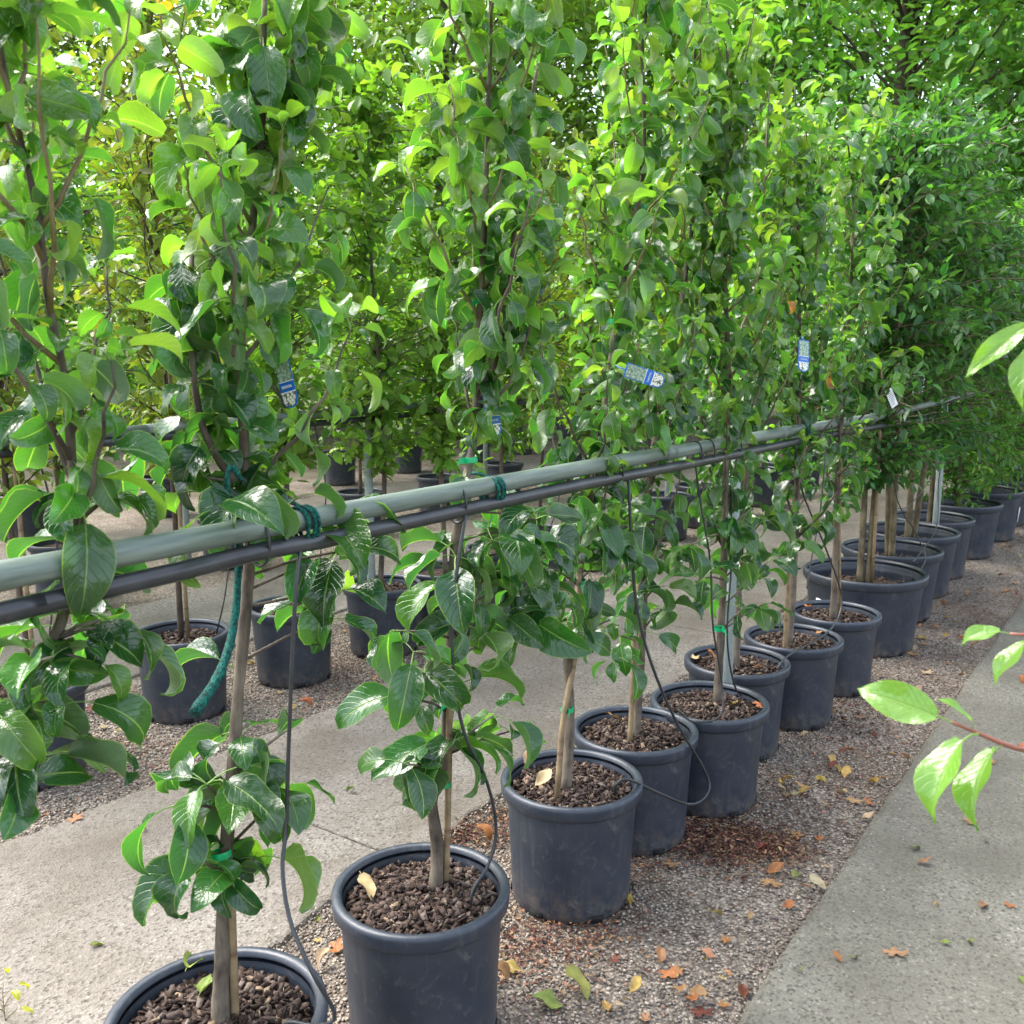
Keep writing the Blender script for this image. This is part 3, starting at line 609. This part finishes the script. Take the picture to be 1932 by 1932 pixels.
def potted(kind, s, t, label, group, Rr=.205, Hh=.36, rz=0., sc=1., soil=.05, chips=0, stake=False, leaves=0, leaf_size=.7):
    b = row(s, t); root = thing('potted_tree', tuple(b), label, 'potted tree', group); zs = pot_parts(root, Rr, Hh, chips, 0, soil)
    tr, cr = kind
    for nm, me in (('trunk', tr), ('crown', cr)):
        o = link(nm, me, root, (0, 0, zs-.01)); o.rotation_euler = (0, 0, rz); o.scale = (sc, sc, sc)
        if nm == 'crown': o['kind'] = 'stuff'
    if stake:
        Q = smoothline([(.035, -.02, zs-.02), (.03, -.02, .9), (.02, -.01, 1.5)], 6); link('bamboo_stake', mesh('bamboo_stake', *tube(Q, .009, 7), M['bamboo']), root)
    return root
big_lab = ['small-leaved dark tree in the widest pot, next to the last glossy-leaved tree', 'small-leaved dark tree second past the glossy-leaved trees, with a straight thick trunk', 'small-leaved dark tree third past the glossy-leaved trees with leaning trunks',
           'small-leaved dark tree fourth past the glossy-leaved trees, beside the pale far post', 'feathery bright green tree in the pot just beyond the pale far post', 'feathery green tree beyond the far post in a pot with a white sticker']
for i, (s, t, Rr) in enumerate([(5.22, T1+.03, .315), (5.9, T1, .285), (6.53, T1-.04, .3), (7.12, T1-.03, .275), (7.92, T1, .3), (8.72, T1+.06, .275)]):
    k_ = FINE[i % 3] if i < 4 else FERN[i % 2]
    r_ = potted(k_, s, t, big_lab[i], 'small-leaved trees in wide pots at the rail', Rr, .4, i*1.9, 1.+.06*(i % 3), .1, 250 if i < 3 else 0, stake=(i == 0))
    if i in (0, 5):
        V, F = box(-.018, .018, -.001, .002, -.07, .05); o = link('white_sticker', mesh('white_sticker', V, F, M['tag_white'], smooth=False), r_)
        a = R(200) if i == 0 else R(-35); o.location = (Rr*.915*math.cos(a), Rr*.915*math.sin(a), .22); o.rotation_euler = (R(4), 0, a-R(90) if i == 0 else a+R(90))
for i in range(7):
    potted(FERN[i % 2] if i < 3 else FINE[i % 3], 9.5+.78*i, T1+.04*(-1)**i, 'feathery tree in the far run of closely set pots along the rail', 'far trees along the front rail', .275, .4, i*1.3, 1.05+.05*(i % 2), .08)
# rows across the path
PHOT = [bushy(.75, 2.6, .5, 80, .062, (.12, .17, .025), .014, per=5, up=.8, droop=.1, width_leaf=.9, bmat='bark_dark', alt=(.14, .13, .025), altf=.1) for _ in range(2)]
GRN = [bushy(.6, 2.5, .5, 85, .066, (.095, .2, .026), .015, per=5, up=.75, droop=.4, width_leaf=1.25, bmat='bark', alt=(.12, .23, .03), altf=.3) for _ in range(3)]
MIX = [bushy(.4, 2.6, .95, 130, .07, (.08, .19, .028), .02, per=6, up=.6, droop=.4, width_leaf=1., bmat='bark', alt=(.13, .25, .035), altf=.4) for _ in range(3)]
row2 = [1.83, 2.55, 3.12, 3.68, 4.12, 4.75, 5.35, 5.95, 6.55, 7.2, 7.85, 8.5, 9.2, 9.9, 10.7]
for i, s in enumerate(row2):
    t = -3.42+[0, -.07, 0, .07, .12][i] if i < 5 else -3.42+random.uniform(-.06, .06)
    if i < 2: potted(PHOT[i], s, t, ['yellowish-leaved staked tree seen behind the crooked grey trunk, across the path', 'yellowish-leaved staked tree directly behind the teal mesh sleeve'][i], 'yellowish trees in the second row', rz=i*2., chips=260, stake=True)
    elif i < 4: potted(GRN[i % 3], s, t, ['light green tree in the second-row pot with a wilted yellow leaf over its rim', 'light green tree in the second row standing behind a short galvanised post'][i-2], 'light green trees in the second row', rz=i*1.4, chips=220)
    else: potted(GRN[i % 3] if i % 3 else PHOT[i % 2], s, t, 'light green tree farther along the second row of pots', 'far trees of the second row', rz=i*1.4)
for tt, s0, n in ((-5.65, 1., 10), (-7.8, 1.9, 10)):
    for i in range(n):
        potted(MIX[i % 3] if i % 4 else GRN[i % 3], s0+1.2*i+random.uniform(-.15, .15), tt+random.uniform(-.07, .07), {-5.65: 'green tree in the third row of pots', -7.8: 'green tree in the fourth row of pots', -10.: 'green tree in the farthest row of pots'}[tt], {-5.65: 'trees in the third row', -7.8: 'trees in the fourth row', -10.: 'trees in the farthest row'}[tt], rz=random.uniform(0, 6.28), sc=random.uniform(.92, 1.15))

# ------------------------------------------------------------------ big trees behind
def big_tree(x, y, h, cr, label, base, alt, clumps=135, per=150, leaf=.17, crown0=.2, trunk_r=.16, wl=1.):
    root = thing('tall_tree', (x, y, 0), label, 'tree', 'tall trees behind the rows')
    tb = [tube(smoothline([(0, 0, -.1), (random.uniform(-.2, .2), random.uniform(-.2, .2), h*.4), (random.uniform(-.4, .4), random.uniform(-.4, .4), h*.9)], 14), np.linspace(trunk_r, trunk_r*.2, 14), 10, .06)]
    P, Dn = [], []
    for i in range(clumps):
        f = random.random(); z = h*(crown0+(1.03-crown0)*f); rr_ = cr*math.sin(math.pi*(.12+.83*f))**.6*math.sqrt(random.uniform(.12, 1)); a = random.uniform(0, 6.28)
        c = np.array([rr_*math.cos(a), rr_*math.sin(a), z])
        if i % 2 == 0:
            tb.append(tube(smoothline([(0, 0, max(.3, z-rr_*.8)), (c[0]*.5, c[1]*.5, z-rr_*.25), c], 6), np.linspace(trunk_r*.17, .01, 6), 5, cap=False))
        n = int(per*random.uniform(.6, 1.3)); sp = np.array([.55, .55, .3])*cr/3.2
        q = c+RNG.normal(0, 1, (n, 3))*sp; P.append(q); Dn.append((q-c)*np.array([1, 1, .6])+RNG.normal(0, .25, (n, 3))-np.array([0, 0, .22]))
    P = np.vstack(P); n = len(P)
    V, F, Cc = fine_leaves(P, np.vstack(Dn), leaf*RNG.uniform(.6, 1.25, n), jitter_cols(n, base, .22, alt, .3), wl)
    tv, tf = cat_arrays(tb); link('trunk', mesh('trunk', tv, tf, M['bark_dark']), root)
    link('crown', mesh('crown', V, F, M['fine_leaf'], col=Cc), root, kind='stuff')
G1, G1a = (.09, .2, .032), (.14, .26, .04); G2, G2a = (.065, .18, .035), (.11, .24, .04); G3, G3a = (.1, .18, .03), (.17, .21, .04)
for a in [(-8.6, 15.5, 8.2, 3.1, 'tall yellowish-green tree behind the crooked-trunked front tree', G3, G3a), (-4.3, 17, 9., 3.2, 'tall tree behind the forked front stem with bright sky beside it', G1, G1a),
          (-.9, 16, 9.5, 3., 'tall thick-trunked tree behind the kinked double trunk', G3, G1a), (2.7, 18, 9.5, 3.1, 'tall fresh green tree behind the middle of the glossy-leaved row', G1, G1a),
          (5.6, 14.5, 9.2, 3., 'tall fine-leaved tree above the end of the glossy-leaved row', G2, G2a), (9.0, 13.5, 9.6, 3.1, 'tall dark-trunked tree above the small-leaved potted trees', G2, G2a),
          (-13, 19, 9, 3.6, 'tall tree rising farthest beyond the yellowish trees', G1, G3a), (7.8, 20, 10.5, 3.6, 'tall tree far behind the fine-leaved tall tree', G1, G1a), (12.5, 17, 10, 3.5, 'tall tree far behind the dark-trunked tall tree', G2, G1a),
          (3.6, 24, 12, 3.8, 'tall tree farthest behind the middle of the glossy-leaved row', G1, G1a), (11, 24, 12.5, 4., 'tall tree farthest behind the small-leaved potted trees', G2, G1a), (-3, 24, 11.5, 3.8, 'tall tree farthest behind the kinked double trunk', G1, G3a)]:
    big_tree(*a)
for i, x in enumerate([-11, -8, -5.2, -2.5, .3, 3.2, 6.2, 9.2, 12]):
    y = 20+1.2*math.sin(i*2.1); root = thing('shrub', (x, y, 0), 'dense green shrub closing the view behind the pot rows', 'shrub', 'shrubs behind the rows')
    n = 5200; u = RNG.normal(0, 1, (n, 3)); u /= np.linalg.norm(u, axis=1)[:, None]; rr_ = RNG.uniform(.55, 1., n)[:, None]; P = u*rr_*np.array([1.9, 1.4, 1.7])*(1+.12*np.sin(u[:, :1]*7+i)*np.cos(u[:, 1:2]*5)); P[:, 2] += 1.5; kp = P[:, 2] > .05; P, u = P[kp], u[kp]
    V, F, Cc = fine_leaves(P, u+RNG.normal(0, .5, u.shape)-np.array([0, 0, .2]), .15*RNG.uniform(.6, 1.2, len(P)), jitter_cols(len(P), (.07, .16, .028), .25, (.12, .22, .035), .4))
    link('crown', mesh('crown', V, F, M['fine_leaf'], col=Cc), root, kind='stuff')
    tbs = [tube(smoothline([(0, 0, -.05), (math.cos(a)*.4, math.sin(a)*.4, .9), (math.cos(a)*.9, math.sin(a)*.8, 2.1)], 6), np.linspace(.05, .012, 6), 6) for a in (0, 1.3, 2.5, 3.8, 5.)]
    link('trunk', mesh('trunk', *cat_arrays(tbs), M['bark_dark']), root)

# ------------------------------------------------------------------ support rails
TR = T1+.07
def rail(name, pts, t, posts, label, ties=(), r=.0205, ends=()):
    root = thing(name, tuple(row(posts[0], t)), label, 'rail'); b = row(posts[0], t)
    for (p, q) in pts: link('rail_tube', mesh('rail_tube', *tube(np.linspace(p, q, 12)-b, r, 16), M['rail']), root)
    for s in posts:
        zt = 1.235; V, F = tube(np.array([row(s, t-.02, -.01), row(s, t-.02, .5), row(s, t-.02, zt)])-b, .0215, 14); link('post', mesh('post', V, F, M['post']), root)
    return root, b
def RP(px, py, t=TR): return on_t(px, py, t)
A, B_, Cq, Dq, Eq = RP(-60, 1097), RP(1259, 854), RP(1476, 816), RP(1648, 788), RP(1752, 771)
def ext(p, q, s):                     # carry a line on to row position s
    k = (s-p[:2]@DV)/((q-p)[:2]@DV); return p+(q-p)*k
far = ext(Dq, Eq, 14.); far[2] = max(far[2], 1.2)
front, fb = rail('support_rail', [(ext(A, B_, -2.2), B_+(B_-A)*.002), (B_-np.array([0, 0, .002]), Cq), (Cq+np.array([0, 0, .003]), Dq), (Dq+np.array([0, 0, .002]), far)], TR, [3.3, -.2, 6.85, 10.35, 13.8],
                 'grey-green tube rail on galvanised posts running past the front row of trunks')
# sockets where tubes meet, cable ties
for p in (B_, Cq, Dq):
    d = row(1, 0)*.03; link('rail_socket', mesh('rail_socket', *tube(np.array([p-d, p+d])-fb, .0228, 16), M['rail']), front)
for px, py in ((487, 1003), (861, 935), (1160, 876), (1311, 846), (1335, 842), (1560, 806), (1690, 783)):
    p = RP(px, py)-np.array([0, 0, .012]); ring = [p+np.array([NV[0]*.027*math.cos(a), NV[1]*.027*math.cos(a), .042*math.sin(a)-.006]) for a in np.linspace(0, 2*math.pi, 22)]
    link('cable_tie', mesh('cable_tie', *tube(np.array(ring)-fb, .003, 5, cap=False), M['black']), front)
t2 = -3.36; rr2 = [(row(-2, t2, 1.26), row(2.35, t2, 1.25)), (row(2.35, t2, 1.252), row(14, t2, 1.25))]
rail('support_rail', rr2, t2, [3.63, .1, 7.1, 10.6], 'grey tube rail along the second row across the path', r=.021)
rail('support_rail', [(row(-2, -5.6, 1.25), row(15, -5.6, 1.25))], -5.6, [4.2, .7, 7.7], 'grey tube rail along the third row of pots', r=.021)
# irrigation
ir = thing('irrigation_line', tuple(fb), 'black water pipe slung under the front rail with thin tubes dropping to the pots', 'irrigation pipe')
pp_ = [(-120, 1188), (0, 1158), (160, 1119), (330, 1080), (490, 1041), (640, 1013), (861, 965), (1100, 914), (1311, 873), (1420, 851), (1480, 838), (1560, 822), (1690, 799)]
PI_ = [RP(x, y, TR+.012) for x, y in pp_]; PI_.append(PI_[-1]+row(1.2, 0)-np.array([0, 0, .03])); PI_.append(PI_[-1]+row(4.5, 0, 0))
PI_ = [PI_[0]-row(1.6, 0, .04)]+PI_
link('main_pipe', mesh('main_pipe', *tube(smoothline(np.array(PI_)-fb, 90), .0155, 14), M['black']), ir)
def drip(pts, r=.0034, name='dripper_tube'):
    Q = np.array([RP(x, y, TR+dt) if z is None else np.array(on_z(x, y, z)) for x, y, dt, z in pts]); link(name, mesh(name, *tube(smoothline(Q-fb, 40), r, 7), M['black']), ir)
drip([(567, 1030, .02, None), (556, 1150, .03, None), (545, 1400, .03, None), (540, 1560, .03, None), (533, 1640, .05, None), (548, 1740, .1, None), (592, 1840, .17, None), (632, 1915, .18, None), (600, 1935, .16, None), (545, 1928, .1, None), (530, 1950, .08, None)], .0038)
drip([(880, 962, .02, None), (862, 1080, .02, None), (851, 1200, .02, None), (872, 1370, .03, None), (917, 1470, .05, None), (936, 1560, .06, None), (922, 1630, .06, None), (892, 1680, .05, None), (885, 1735, .05, None)], .004)
drip([(1185, 890, .02, None), (1197, 1110, .04, None), (1225, 1240, .07, None), (1275, 1360, .1, None), (1325, 1445, .14, None), (1338, 1490, .16, None), (1305, 1518, .16, None), (1240, 1495, .13, None), (1185, 1470, .1, None), (1163, 1480, .08, None), (1160, 1500, .07, None)], .0045)
drip([(1311, 868, .02, None), (1322, 950, .02, None), (1340, 1060, .03, None), (1345, 1180, .05, None), (1362, 1290, .07, None), (1358, 1350, .09, None), (1310, 1362, .09, None), (1280, 1340, .06, None)])
drip([(1378, 860, .02, None), (1380, 1050, .02, None), (1372, 1200, .03, None), (1385, 1290, .05, None), (1405, 1320, .06, None)])
drip([(1500, 834, .02, None), (1515, 930, .02, None), (1560, 1040, .06, None), (1588, 1130, .09, None), (1565, 1190, .1, None), (1490, 1235, .1, None), (1465, 1262, .09, None)], .004)
drip([(1560, 822, .02, None), (1548, 960, .02, None), (1530, 1060, .02, None), (1522, 1110, .02, None)])
drip([(1700, 797, .02, None), (1690, 930, .04, None), (1730, 1010, .1, None), (1745, 1060, .16, None), (1690, 1120, .14, None), (1668, 1140, .1, None)])
drip([(1790, 785, .02, None), (1768, 880, .02, None), (1720, 950, .02, None), (1690, 960, .01, None)])
drip([(1795, 785, .03, None), (1772, 900, .05, None), (1768, 990, .1, None), (1735, 1045, .18, None), (1722, 1060, .2, None)])
for t_ in (t2,):
    r2 = thing('irrigation_line', tuple(row(3.63, t_)), 'black water pipe under the second-row rail', 'irrigation pipe'); b2 = row(3.63, t_)
    link('main_pipe', mesh('main_pipe', *tube(smoothline([row(s, t_+.01, 1.215+.006*math.sin(s*3)) for s in np.linspace(-2, 14, 24)], 60)-b2, .0155, 10), M['black']), r2)
    for s in (1.9, 2.7, 3.25, 4.2, 5.4, 6.5):
        Q = smoothline([row(s, t_, 1.21), row(s+.03, t_+.03, .9), row(s-.02, t_+.02, .55), row(s-.03, t_-.05, .33)], 16)-b2; link('dripper_tube', mesh('dripper_tube', *tube(Q, .0035, 6), M['black']), r2)

# ------------------------------------------------------------------ net ties, hanging sleeve, plant tags
def net_tie(px, py, label):
    p = RP(px, py); root = thing('net_tie', tuple(p), label, 'tie', 'teal net ties round the rail'); V = []
    for q in range(3):
        th = np.linspace(0, 2*math.pi, 20); off = row(.013*(q-1.5), 0)
        ring = np.array([off+np.array([NV[0]*math.cos(a), NV[1]*math.cos(a), 0])*(.027+.002*(q % 2))+np.array([0, 0, (.027+.012*(math.sin(a) < 0))*math.sin(a)]) for a in th])+row(.006*math.sin(q*3), 0)
        link('net_strand', mesh('net_strand', *tube(ring, .0042, 6, .3, cap=False), M['net']), root)
    Q = smoothline([(0, 0, .02), tuple(row(.01, -.05, .03)), tuple(row(.02, -.09, .025))], 8); link('net_strand', mesh('net_strand', *tube(Q, .0045, 6, .2), M['net']), root)
net_tie(578, 984, 'teal net tie round the rail at the forked-stem tree'); net_tie(932, 922, 'teal net tie round the rail at the kinked double trunk')
net_tie(1515, 812, 'bulky teal net tie round the rail beyond the galvanised post')
Q = smoothline([RP(455, 905, TR-.05), RP(436, 880, TR-.06), RP(428, 920, TR-.06), RP(447, 1010, TR-.07), RP(448, 1110, TR-.05), RP(437, 1200, TR-.03), RP(412, 1275, TR-.0), RP(366, 1346, TR+.03)], 40)
o = thing('mesh_sleeve', tuple(Q[0]), 'teal green mesh sleeve dangling from the rail beside the trunk', 'mesh sleeve')
link('sleeve', mesh('sleeve', *tube(Q-Q[0], np.concatenate([np.full(14, .0045), np.linspace(.005, .0095, 26)]), 9, .12), M['net']), o)
def plant_tag(p, ang, tilt, yaw, L=.105, W=.036, label='', back=False, face=None):
    root = thing('plant_tag', tuple(p), label, 'plant tag')
    root.rotation_euler = (tilt, ang, yaw)           # local: long side = -Z, faces -Y
    def panel(name, x0, x1, z0, z1, y, mat, rnd=False):
        if rnd: pts = [(x0, z1), (x1, z1)]+[(W/2*math.cos(a)*(x1-x0)/W, z0+(z1-z0)*.5+(z1-z0)*.5*math.sin(a)) for a in np.linspace(0, -math.pi, 12)]
        else: pts = [(x0, z0), (x0, z1), (x1, z1), (x1, z0)][::-1]
        m_ = len(pts); V = [(a, y, c) for a, c in pts]+[(a, y+.0009, c) for a, c in pts]
        F = [tuple(range(m_)), tuple(range(2*m_-1, m_-1, -1))]+[(j, m_+j, m_+(j+1) % m_, (j+1) % m_) for j in range(m_)]
        return link(name, pymesh(name, V, F, mat), root)
    if back:
        panel('card', -W/2, W/2, -L, 0, 0, M['tag_white'])
        for q in range(9): panel('print_line', -W*.4, W*random.uniform(.1, .4), -L*(.12+q*.09)-.0022, -L*(.12+q*.09), -.0012, M['tag_ink'])
        return
    panel('card', -W/2, W/2, -L*.72, 0, 0, M['tag_blue']); panel('card_end', -W/2, W/2, -L, -L*.7, .0003, M['tag_blue'], True)
    panel('tree_picture', -W*.45, W*.45, -L*.5, -L*.03, -.0012, M['tag_tree']); panel('white_edge', -W*.5, W*.5, -L*.52, -L*.505, -.0012, M['tag_white']); panel('white_edge', -W*.5, W*.5, -L*.72, -L*.70, -.0012, M['tag_white'])
    panel('flower_picture', -W*.42, W*.42, -L*.97, -L*.72, -.0014, M['tag_flower'], True)
    x = np.linspace(-W*.33, W*.33, 22); sc_ = np.stack([x, np.full(22, -.0016), -L*.61+.0035*np.sin(x*1400)], 1); link('script_print', mesh('script_print', *tube(sc_, .0006, 4), M['tag_white']), root)
    link('tag_loop', mesh('tag_loop', *tube(smoothline([(0, .0, -.004), (.0, .01, .012), (.004, .03, .02)], 8), .0014, 5), M['tag_blue']), root)
plant_tag(RP(1180, 697, T1+.16), R(-72), 0, R(8), .108, .038, 'blue plant tag with tree picture lying almost level beside the trunk above the rail')
plant_tag(RP(1517, 642, T1+.3), R(8), R(-14), R(18), .105, .04, 'blue plant tag hanging upright among the leaves beyond the galvanised post')
plant_tag(RP(528, 668, T1-.02), R(-14), 0, R(-30), .1, .036, 'blue plant tag half hidden by leaves of the forked-stem tree')
plant_tag(RP(925, 742, T1+.05), R(-5), 0, R(12), .1, .036, 'blue plant tag half hidden behind the double trunk just above the rail')
plant_tag(RP(1676, 735, T1+.17), R(-25), R(-10), R(30), .09, .045, 'white printed care card tilted against the rail under the small-leaved trees', True)
plant_tag(RP(1735, 700, T1+.1), R(10), R(-10), R(25), .13, .09, 'white printed care card hanging behind the rail among small leaves', True)

# ------------------------------------------------------------------ fallen leaves, litter, twigs
def lobed():
    """five-lobed dry leaf, crumpled"""
    n = 40; V = [(0, -.2, 0)]; 
    for i in range(n):
        a = -math.pi/2+2*math.pi*(i+.5)/n; lob = (.42+.58*abs(math.cos(2.5*(a-math.pi/2)))**1.1)*random.uniform(.82, 1.1)
        if abs(a+math.pi/2) < .35 or abs(a-1.5*math.pi) < .35: lob *= .55
        V.append((lob*math.cos(a), lob*math.sin(a), 0))
    V = np.array(V, float)*np.array([.034, .03*random.uniform(.6, 1.2), 1]); ph = random.uniform(0, 6); V[:, 2] = .007*np.sin(V[:, 0]*90+ph)*np.cos(V[:, 1]*80)+.012*(np.hypot(V[:, 0], V[:, 1])/.032)**2*random.uniform(.2, 1.)
    V[:, 2] -= V[:, 2].min(); return pymesh('fallen_leaf', V, [(0, 1+i, 1+(i+1) % n) for i in range(n)], M['dry'], True)
def ovate():
    v, f, u = leaf_shape(.062, .034, R(random.uniform(-60, 60)), R(random.uniform(5, 45)), .12, random.uniform(0, 6), .012, nv=6, nu=4, twist=random.uniform(-1, 1)); v = v-v.mean(0); v[:, 2] -= v[:, 2].min()-.001
    return mesh('fallen_leaf', v, f, M['dry'])
LOB = [lobed() for _ in range(5)]; OVA = [ovate() for _ in range(6)]
PAL = {'orange': (.34, .14, .05), 'tan': (.33, .19, .09), 'yellow': (.36, .26, .07), 'rust': (.15, .045, .026), 'pale': (.4, .31, .18), 'greenish': (.18, .22, .05)}
WHAT = {'orange': 'crisp orange fallen leaf', 'tan': 'tan curled fallen leaf', 'yellow': 'yellow fallen leaf', 'rust': 'rust red crumpled fallen leaf', 'pale': 'pale straw-coloured fallen leaf', 'greenish': 'yellow-green fallen leaf'}
def fallen(p, c, kind, sc, where):
    o = link('fallen_leaf', random.choice(LOB if kind else OVA)); q = np.array(PAL[c])*random.uniform(.8, 1.2); o.color = (*np.clip(q*RNG.uniform(.9, 1.1, 3), 0, 1), 1)
    o.matrix_basis = mat4(rotm(random.uniform(0, 6.28), random.uniform(-.15, .15), random.uniform(-.15, .15)), sc, p)
    return tag(o, WHAT[c]+' '+where, 'leaf', WHAT[c]+' '+where)
GR, SL, PA = 'lying on the gravel by the pots', 'lying on the grey slab', 'lying on the beige path'
for px, py, c, kd, sc in [(610, 1820, 'pale', 0, .9), (635, 1790, 'orange', 1, 1.), (1265, 1838, 'orange', 1, 1.1), (1320, 1885, 'tan', 0, 1.), (1085, 1865, 'greenish', 0, 1.6), (1025, 1895, 'greenish', 0, 1.3), (1138, 1708, 'pale', 0, .9), (1180, 1698, 'yellow', 0, 1.1), (1325, 1912, 'rust', 1, .9), (1200, 1862, 'yellow', 0, .8),
        (910, 1586, 'orange', 0, 1.1), (1268, 1632, 'tan', 1, .9), (1455, 1668, 'tan', 1, 1.15), (1468, 1645, 'orange', 0, 1.), (1518, 1683, 'tan', 0, .95), (1540, 1672, 'pale', 0, 1.), (1500, 1655, 'greenish', 0, .8), (1490, 1710, 'orange', 0, .8), (1640, 1515, 'orange', 1, .8), (1640, 1545, 'pale', 0, .8), (1550, 1475, 'yellow', 0, .9), (1570, 1438, 'yellow', 0, .9), (1487, 1480, 'yellow', 0, .9),
        (1305, 1895, 'orange', 0, .9), (1370, 1775, 'orange', 1, .6), (940, 1850, 'tan', 0, 1.), (960, 1830, 'yellow', 0, 1.), (1660, 1350, 'yellow', 0, 1.), (1590, 1285, 'yellow', 0, 1.), (1570, 1290, 'tan', 0, 1.), (1600, 1415, 'orange', 0, .7), (1625, 1355, 'orange', 1, .7), (1520, 1390, 'pale', 0, .8)]:
    fallen(on_z(px, py, .004), c, kd, sc*1.0, GR)
for px, py, c, kd, sc in [(1690, 1800, 'tan', 1, 1.1), (1578, 1810, 'orange', 0, .6), (1608, 1810, 'greenish', 0, .5), (1785, 1783, 'greenish', 0, .5), (1830, 1780, 'greenish', 0, .5), (1853, 1712, 'tan', 0, .8), (1905, 1709, 'orange', 1, .6), (1722, 1604, 'greenish', 0, .8), (1748, 1632, 'tan', 0, .8), (1830, 1552, 'tan', 1, .9), (1868, 1438, 'tan', 1, .9), (1860, 1590, 'greenish', 0, .5), (1925, 1288, 'orange', 0, .8), (1765, 1713, 'yellow', 0, .4), (1510, 1838, 'greenish', 0, .5), (1925, 1850, 'greenish', 0, .5)]:
    fallen(on_z(px, py, .031), c, kd, sc*.95, SL)
for px, py, c, kd, sc in [(143, 1545, 'tan', 1, 1.1), (180, 1785, 'greenish', 0, .7), (265, 1570, 'greenish', 0, .7), (662, 1497, 'greenish', 0, .7), (600, 1735, 'greenish', 0, .5), (1130, 900, 'rust', 0, 1.)]:
    fallen(on_z(px, py, .013), c, kd, sc*.85, PA)
for i in range(300):
    s = random.uniform(1.3, 9.5); t = random.choice([random.uniform(-1.1, -.76), random.uniform(-1.85, -1.1), random.uniform(-3.9, -3.05)])
    if any((row(s, t)[:2]-row(s0, T1)[:2])@(row(s, t)[:2]-row(s0, T1)[:2]) < .06 for s0 in (1.04, 1.59, 2.28, 2.7, 3.07, 3.55, 3.98, 4.47, 5.22, 5.9, 6.53, 7.12, 7.92, 8.7)): continue
    c = random.choice(['orange', 'tan', 'rust', 'yellow', 'pale', 'tan', 'tan', 'pale', 'yellow']); fallen(row(s, t, .004), c, random.random() < .4, random.uniform(.4, 1.05)**1.3, GR if t > -2 else 'lying on the gravel of the second row')
for px, py, c, kd in [(690, 1680, 'pale', 0), (1030, 1475, 'pale', 0), (1005, 1440, 'pale', 0), (1155, 1358, 'tan', 0), (1385, 1330, 'yellow', 0), (1430, 1330, 'orange', 1), (1310, 1242, 'pale', 1), (1340, 1238, 'orange', 0), (1430, 1265, 'orange', 0), (1540, 1195, 'orange', 1), (360, 1825, 'greenish', 0), (385, 1870, 'greenish', 0), (1525, 1145, 'orange', 1)]:
    fallen(on_z(px, py, .343), c, kd, 1.15 if py > 1400 else .85, 'lying on the bark in a pot')
o = fallen(RP(500, 975)+np.array([0, 0, .012]), 'orange', 0, 1.1, 'caught on the front rail'); o.color = (.5, .2, .02, 1)
wd = thing('weed', tuple(on_z(10, 1925, .012)), 'small yellow-green weed sprouting from the beige path', 'weed')
for q in range(7):
    a = q*2.4; z0 = .012*q; e = np.array([math.cos(a)*.03, math.sin(a)*.03, z0+.03]); link('stem', mesh('stem', *tube(np.array([(0, 0, 0), (0, 0, z0), e]), .0012, 4), M['twig']), wd)
    o = link('leaf', LEAF_ME[q]); o.parent = wd; o.matrix_basis = mat4(rotm(a-1.57, .2, 0), .32, e); o.color = (.3, .32, .04, 1)
# fine rust-coloured litter
n = 13000; cs = [(on_z(x, y, 0)[:2], sp) for x, y, sp in ((960, 1790, .10), (1400, 1590, .12), (1300, 1560, .1), (930, 1560, .09), (1700, 1230, .3), (1620, 1400, .2), (700, 1310, .2), (250, 1430, .2), (1820, 1090, .4), (630, 1260, .15), (1180, 1600, .12), (1420, 1585, .06), (1330, 1590, .07), (1380, 1600, .09), (1460, 1600, .05), (1560, 1330, .15), (860, 1570, .06), (1760, 1150, .25), (1500, 1500, .2), (1880, 1030, .4), (1690, 1300, .22), (1080, 1760, .1))]
P = np.array([np.append(cs[i % len(cs)][0]+RNG.normal(0, cs[i % len(cs)][1], 2), .006) for i in range(n)])
tt_ = P[:, :2]@NV; P = P[((tt_ < -.77) & (tt_ > -1.9)) | ((tt_ < -3.0) & (tt_ > -4.0))]; n = len(P)
Dd = RNG.normal(0, 1, (n, 3)); Dd[:, 2] *= .2
V, F, Cc = fine_leaves(P, Dd, RNG.uniform(.006, .022, n), jitter_cols(n, (.09, .036, .024), .45, (.22, .13, .07), .4), .9, .5)
o = link('leaf_litter', mesh('leaf_litter', V, F, M['litter'], col=Cc), kind='stuff'); tag(o, 'fine rust red leaf crumbs gathered on the gravel', 'leaf litter')
for i, (x0, y0, x1, y1) in enumerate([(1465, 1790, 1520, 1760), (1530, 1540, 1612, 1578), (1545, 1480, 1610, 1490), (1000, 1700, 1040, 1715), (1180, 1830, 1230, 1845), (420, 1520, 300, 1540)]):
    p, q = on_z(x0, y0, .006), on_z(x1, y1, .006); mpt = (p+q)/2+np.array([.006, .01, .003]); o = link('twig', mesh('twig', *tube(smoothline([p, mpt, q], 8), .0022, 5, .2), M['bark'])); tag(o, 'thin dry twig lying on the gravel', 'twig', 'dry twigs on the gravel')
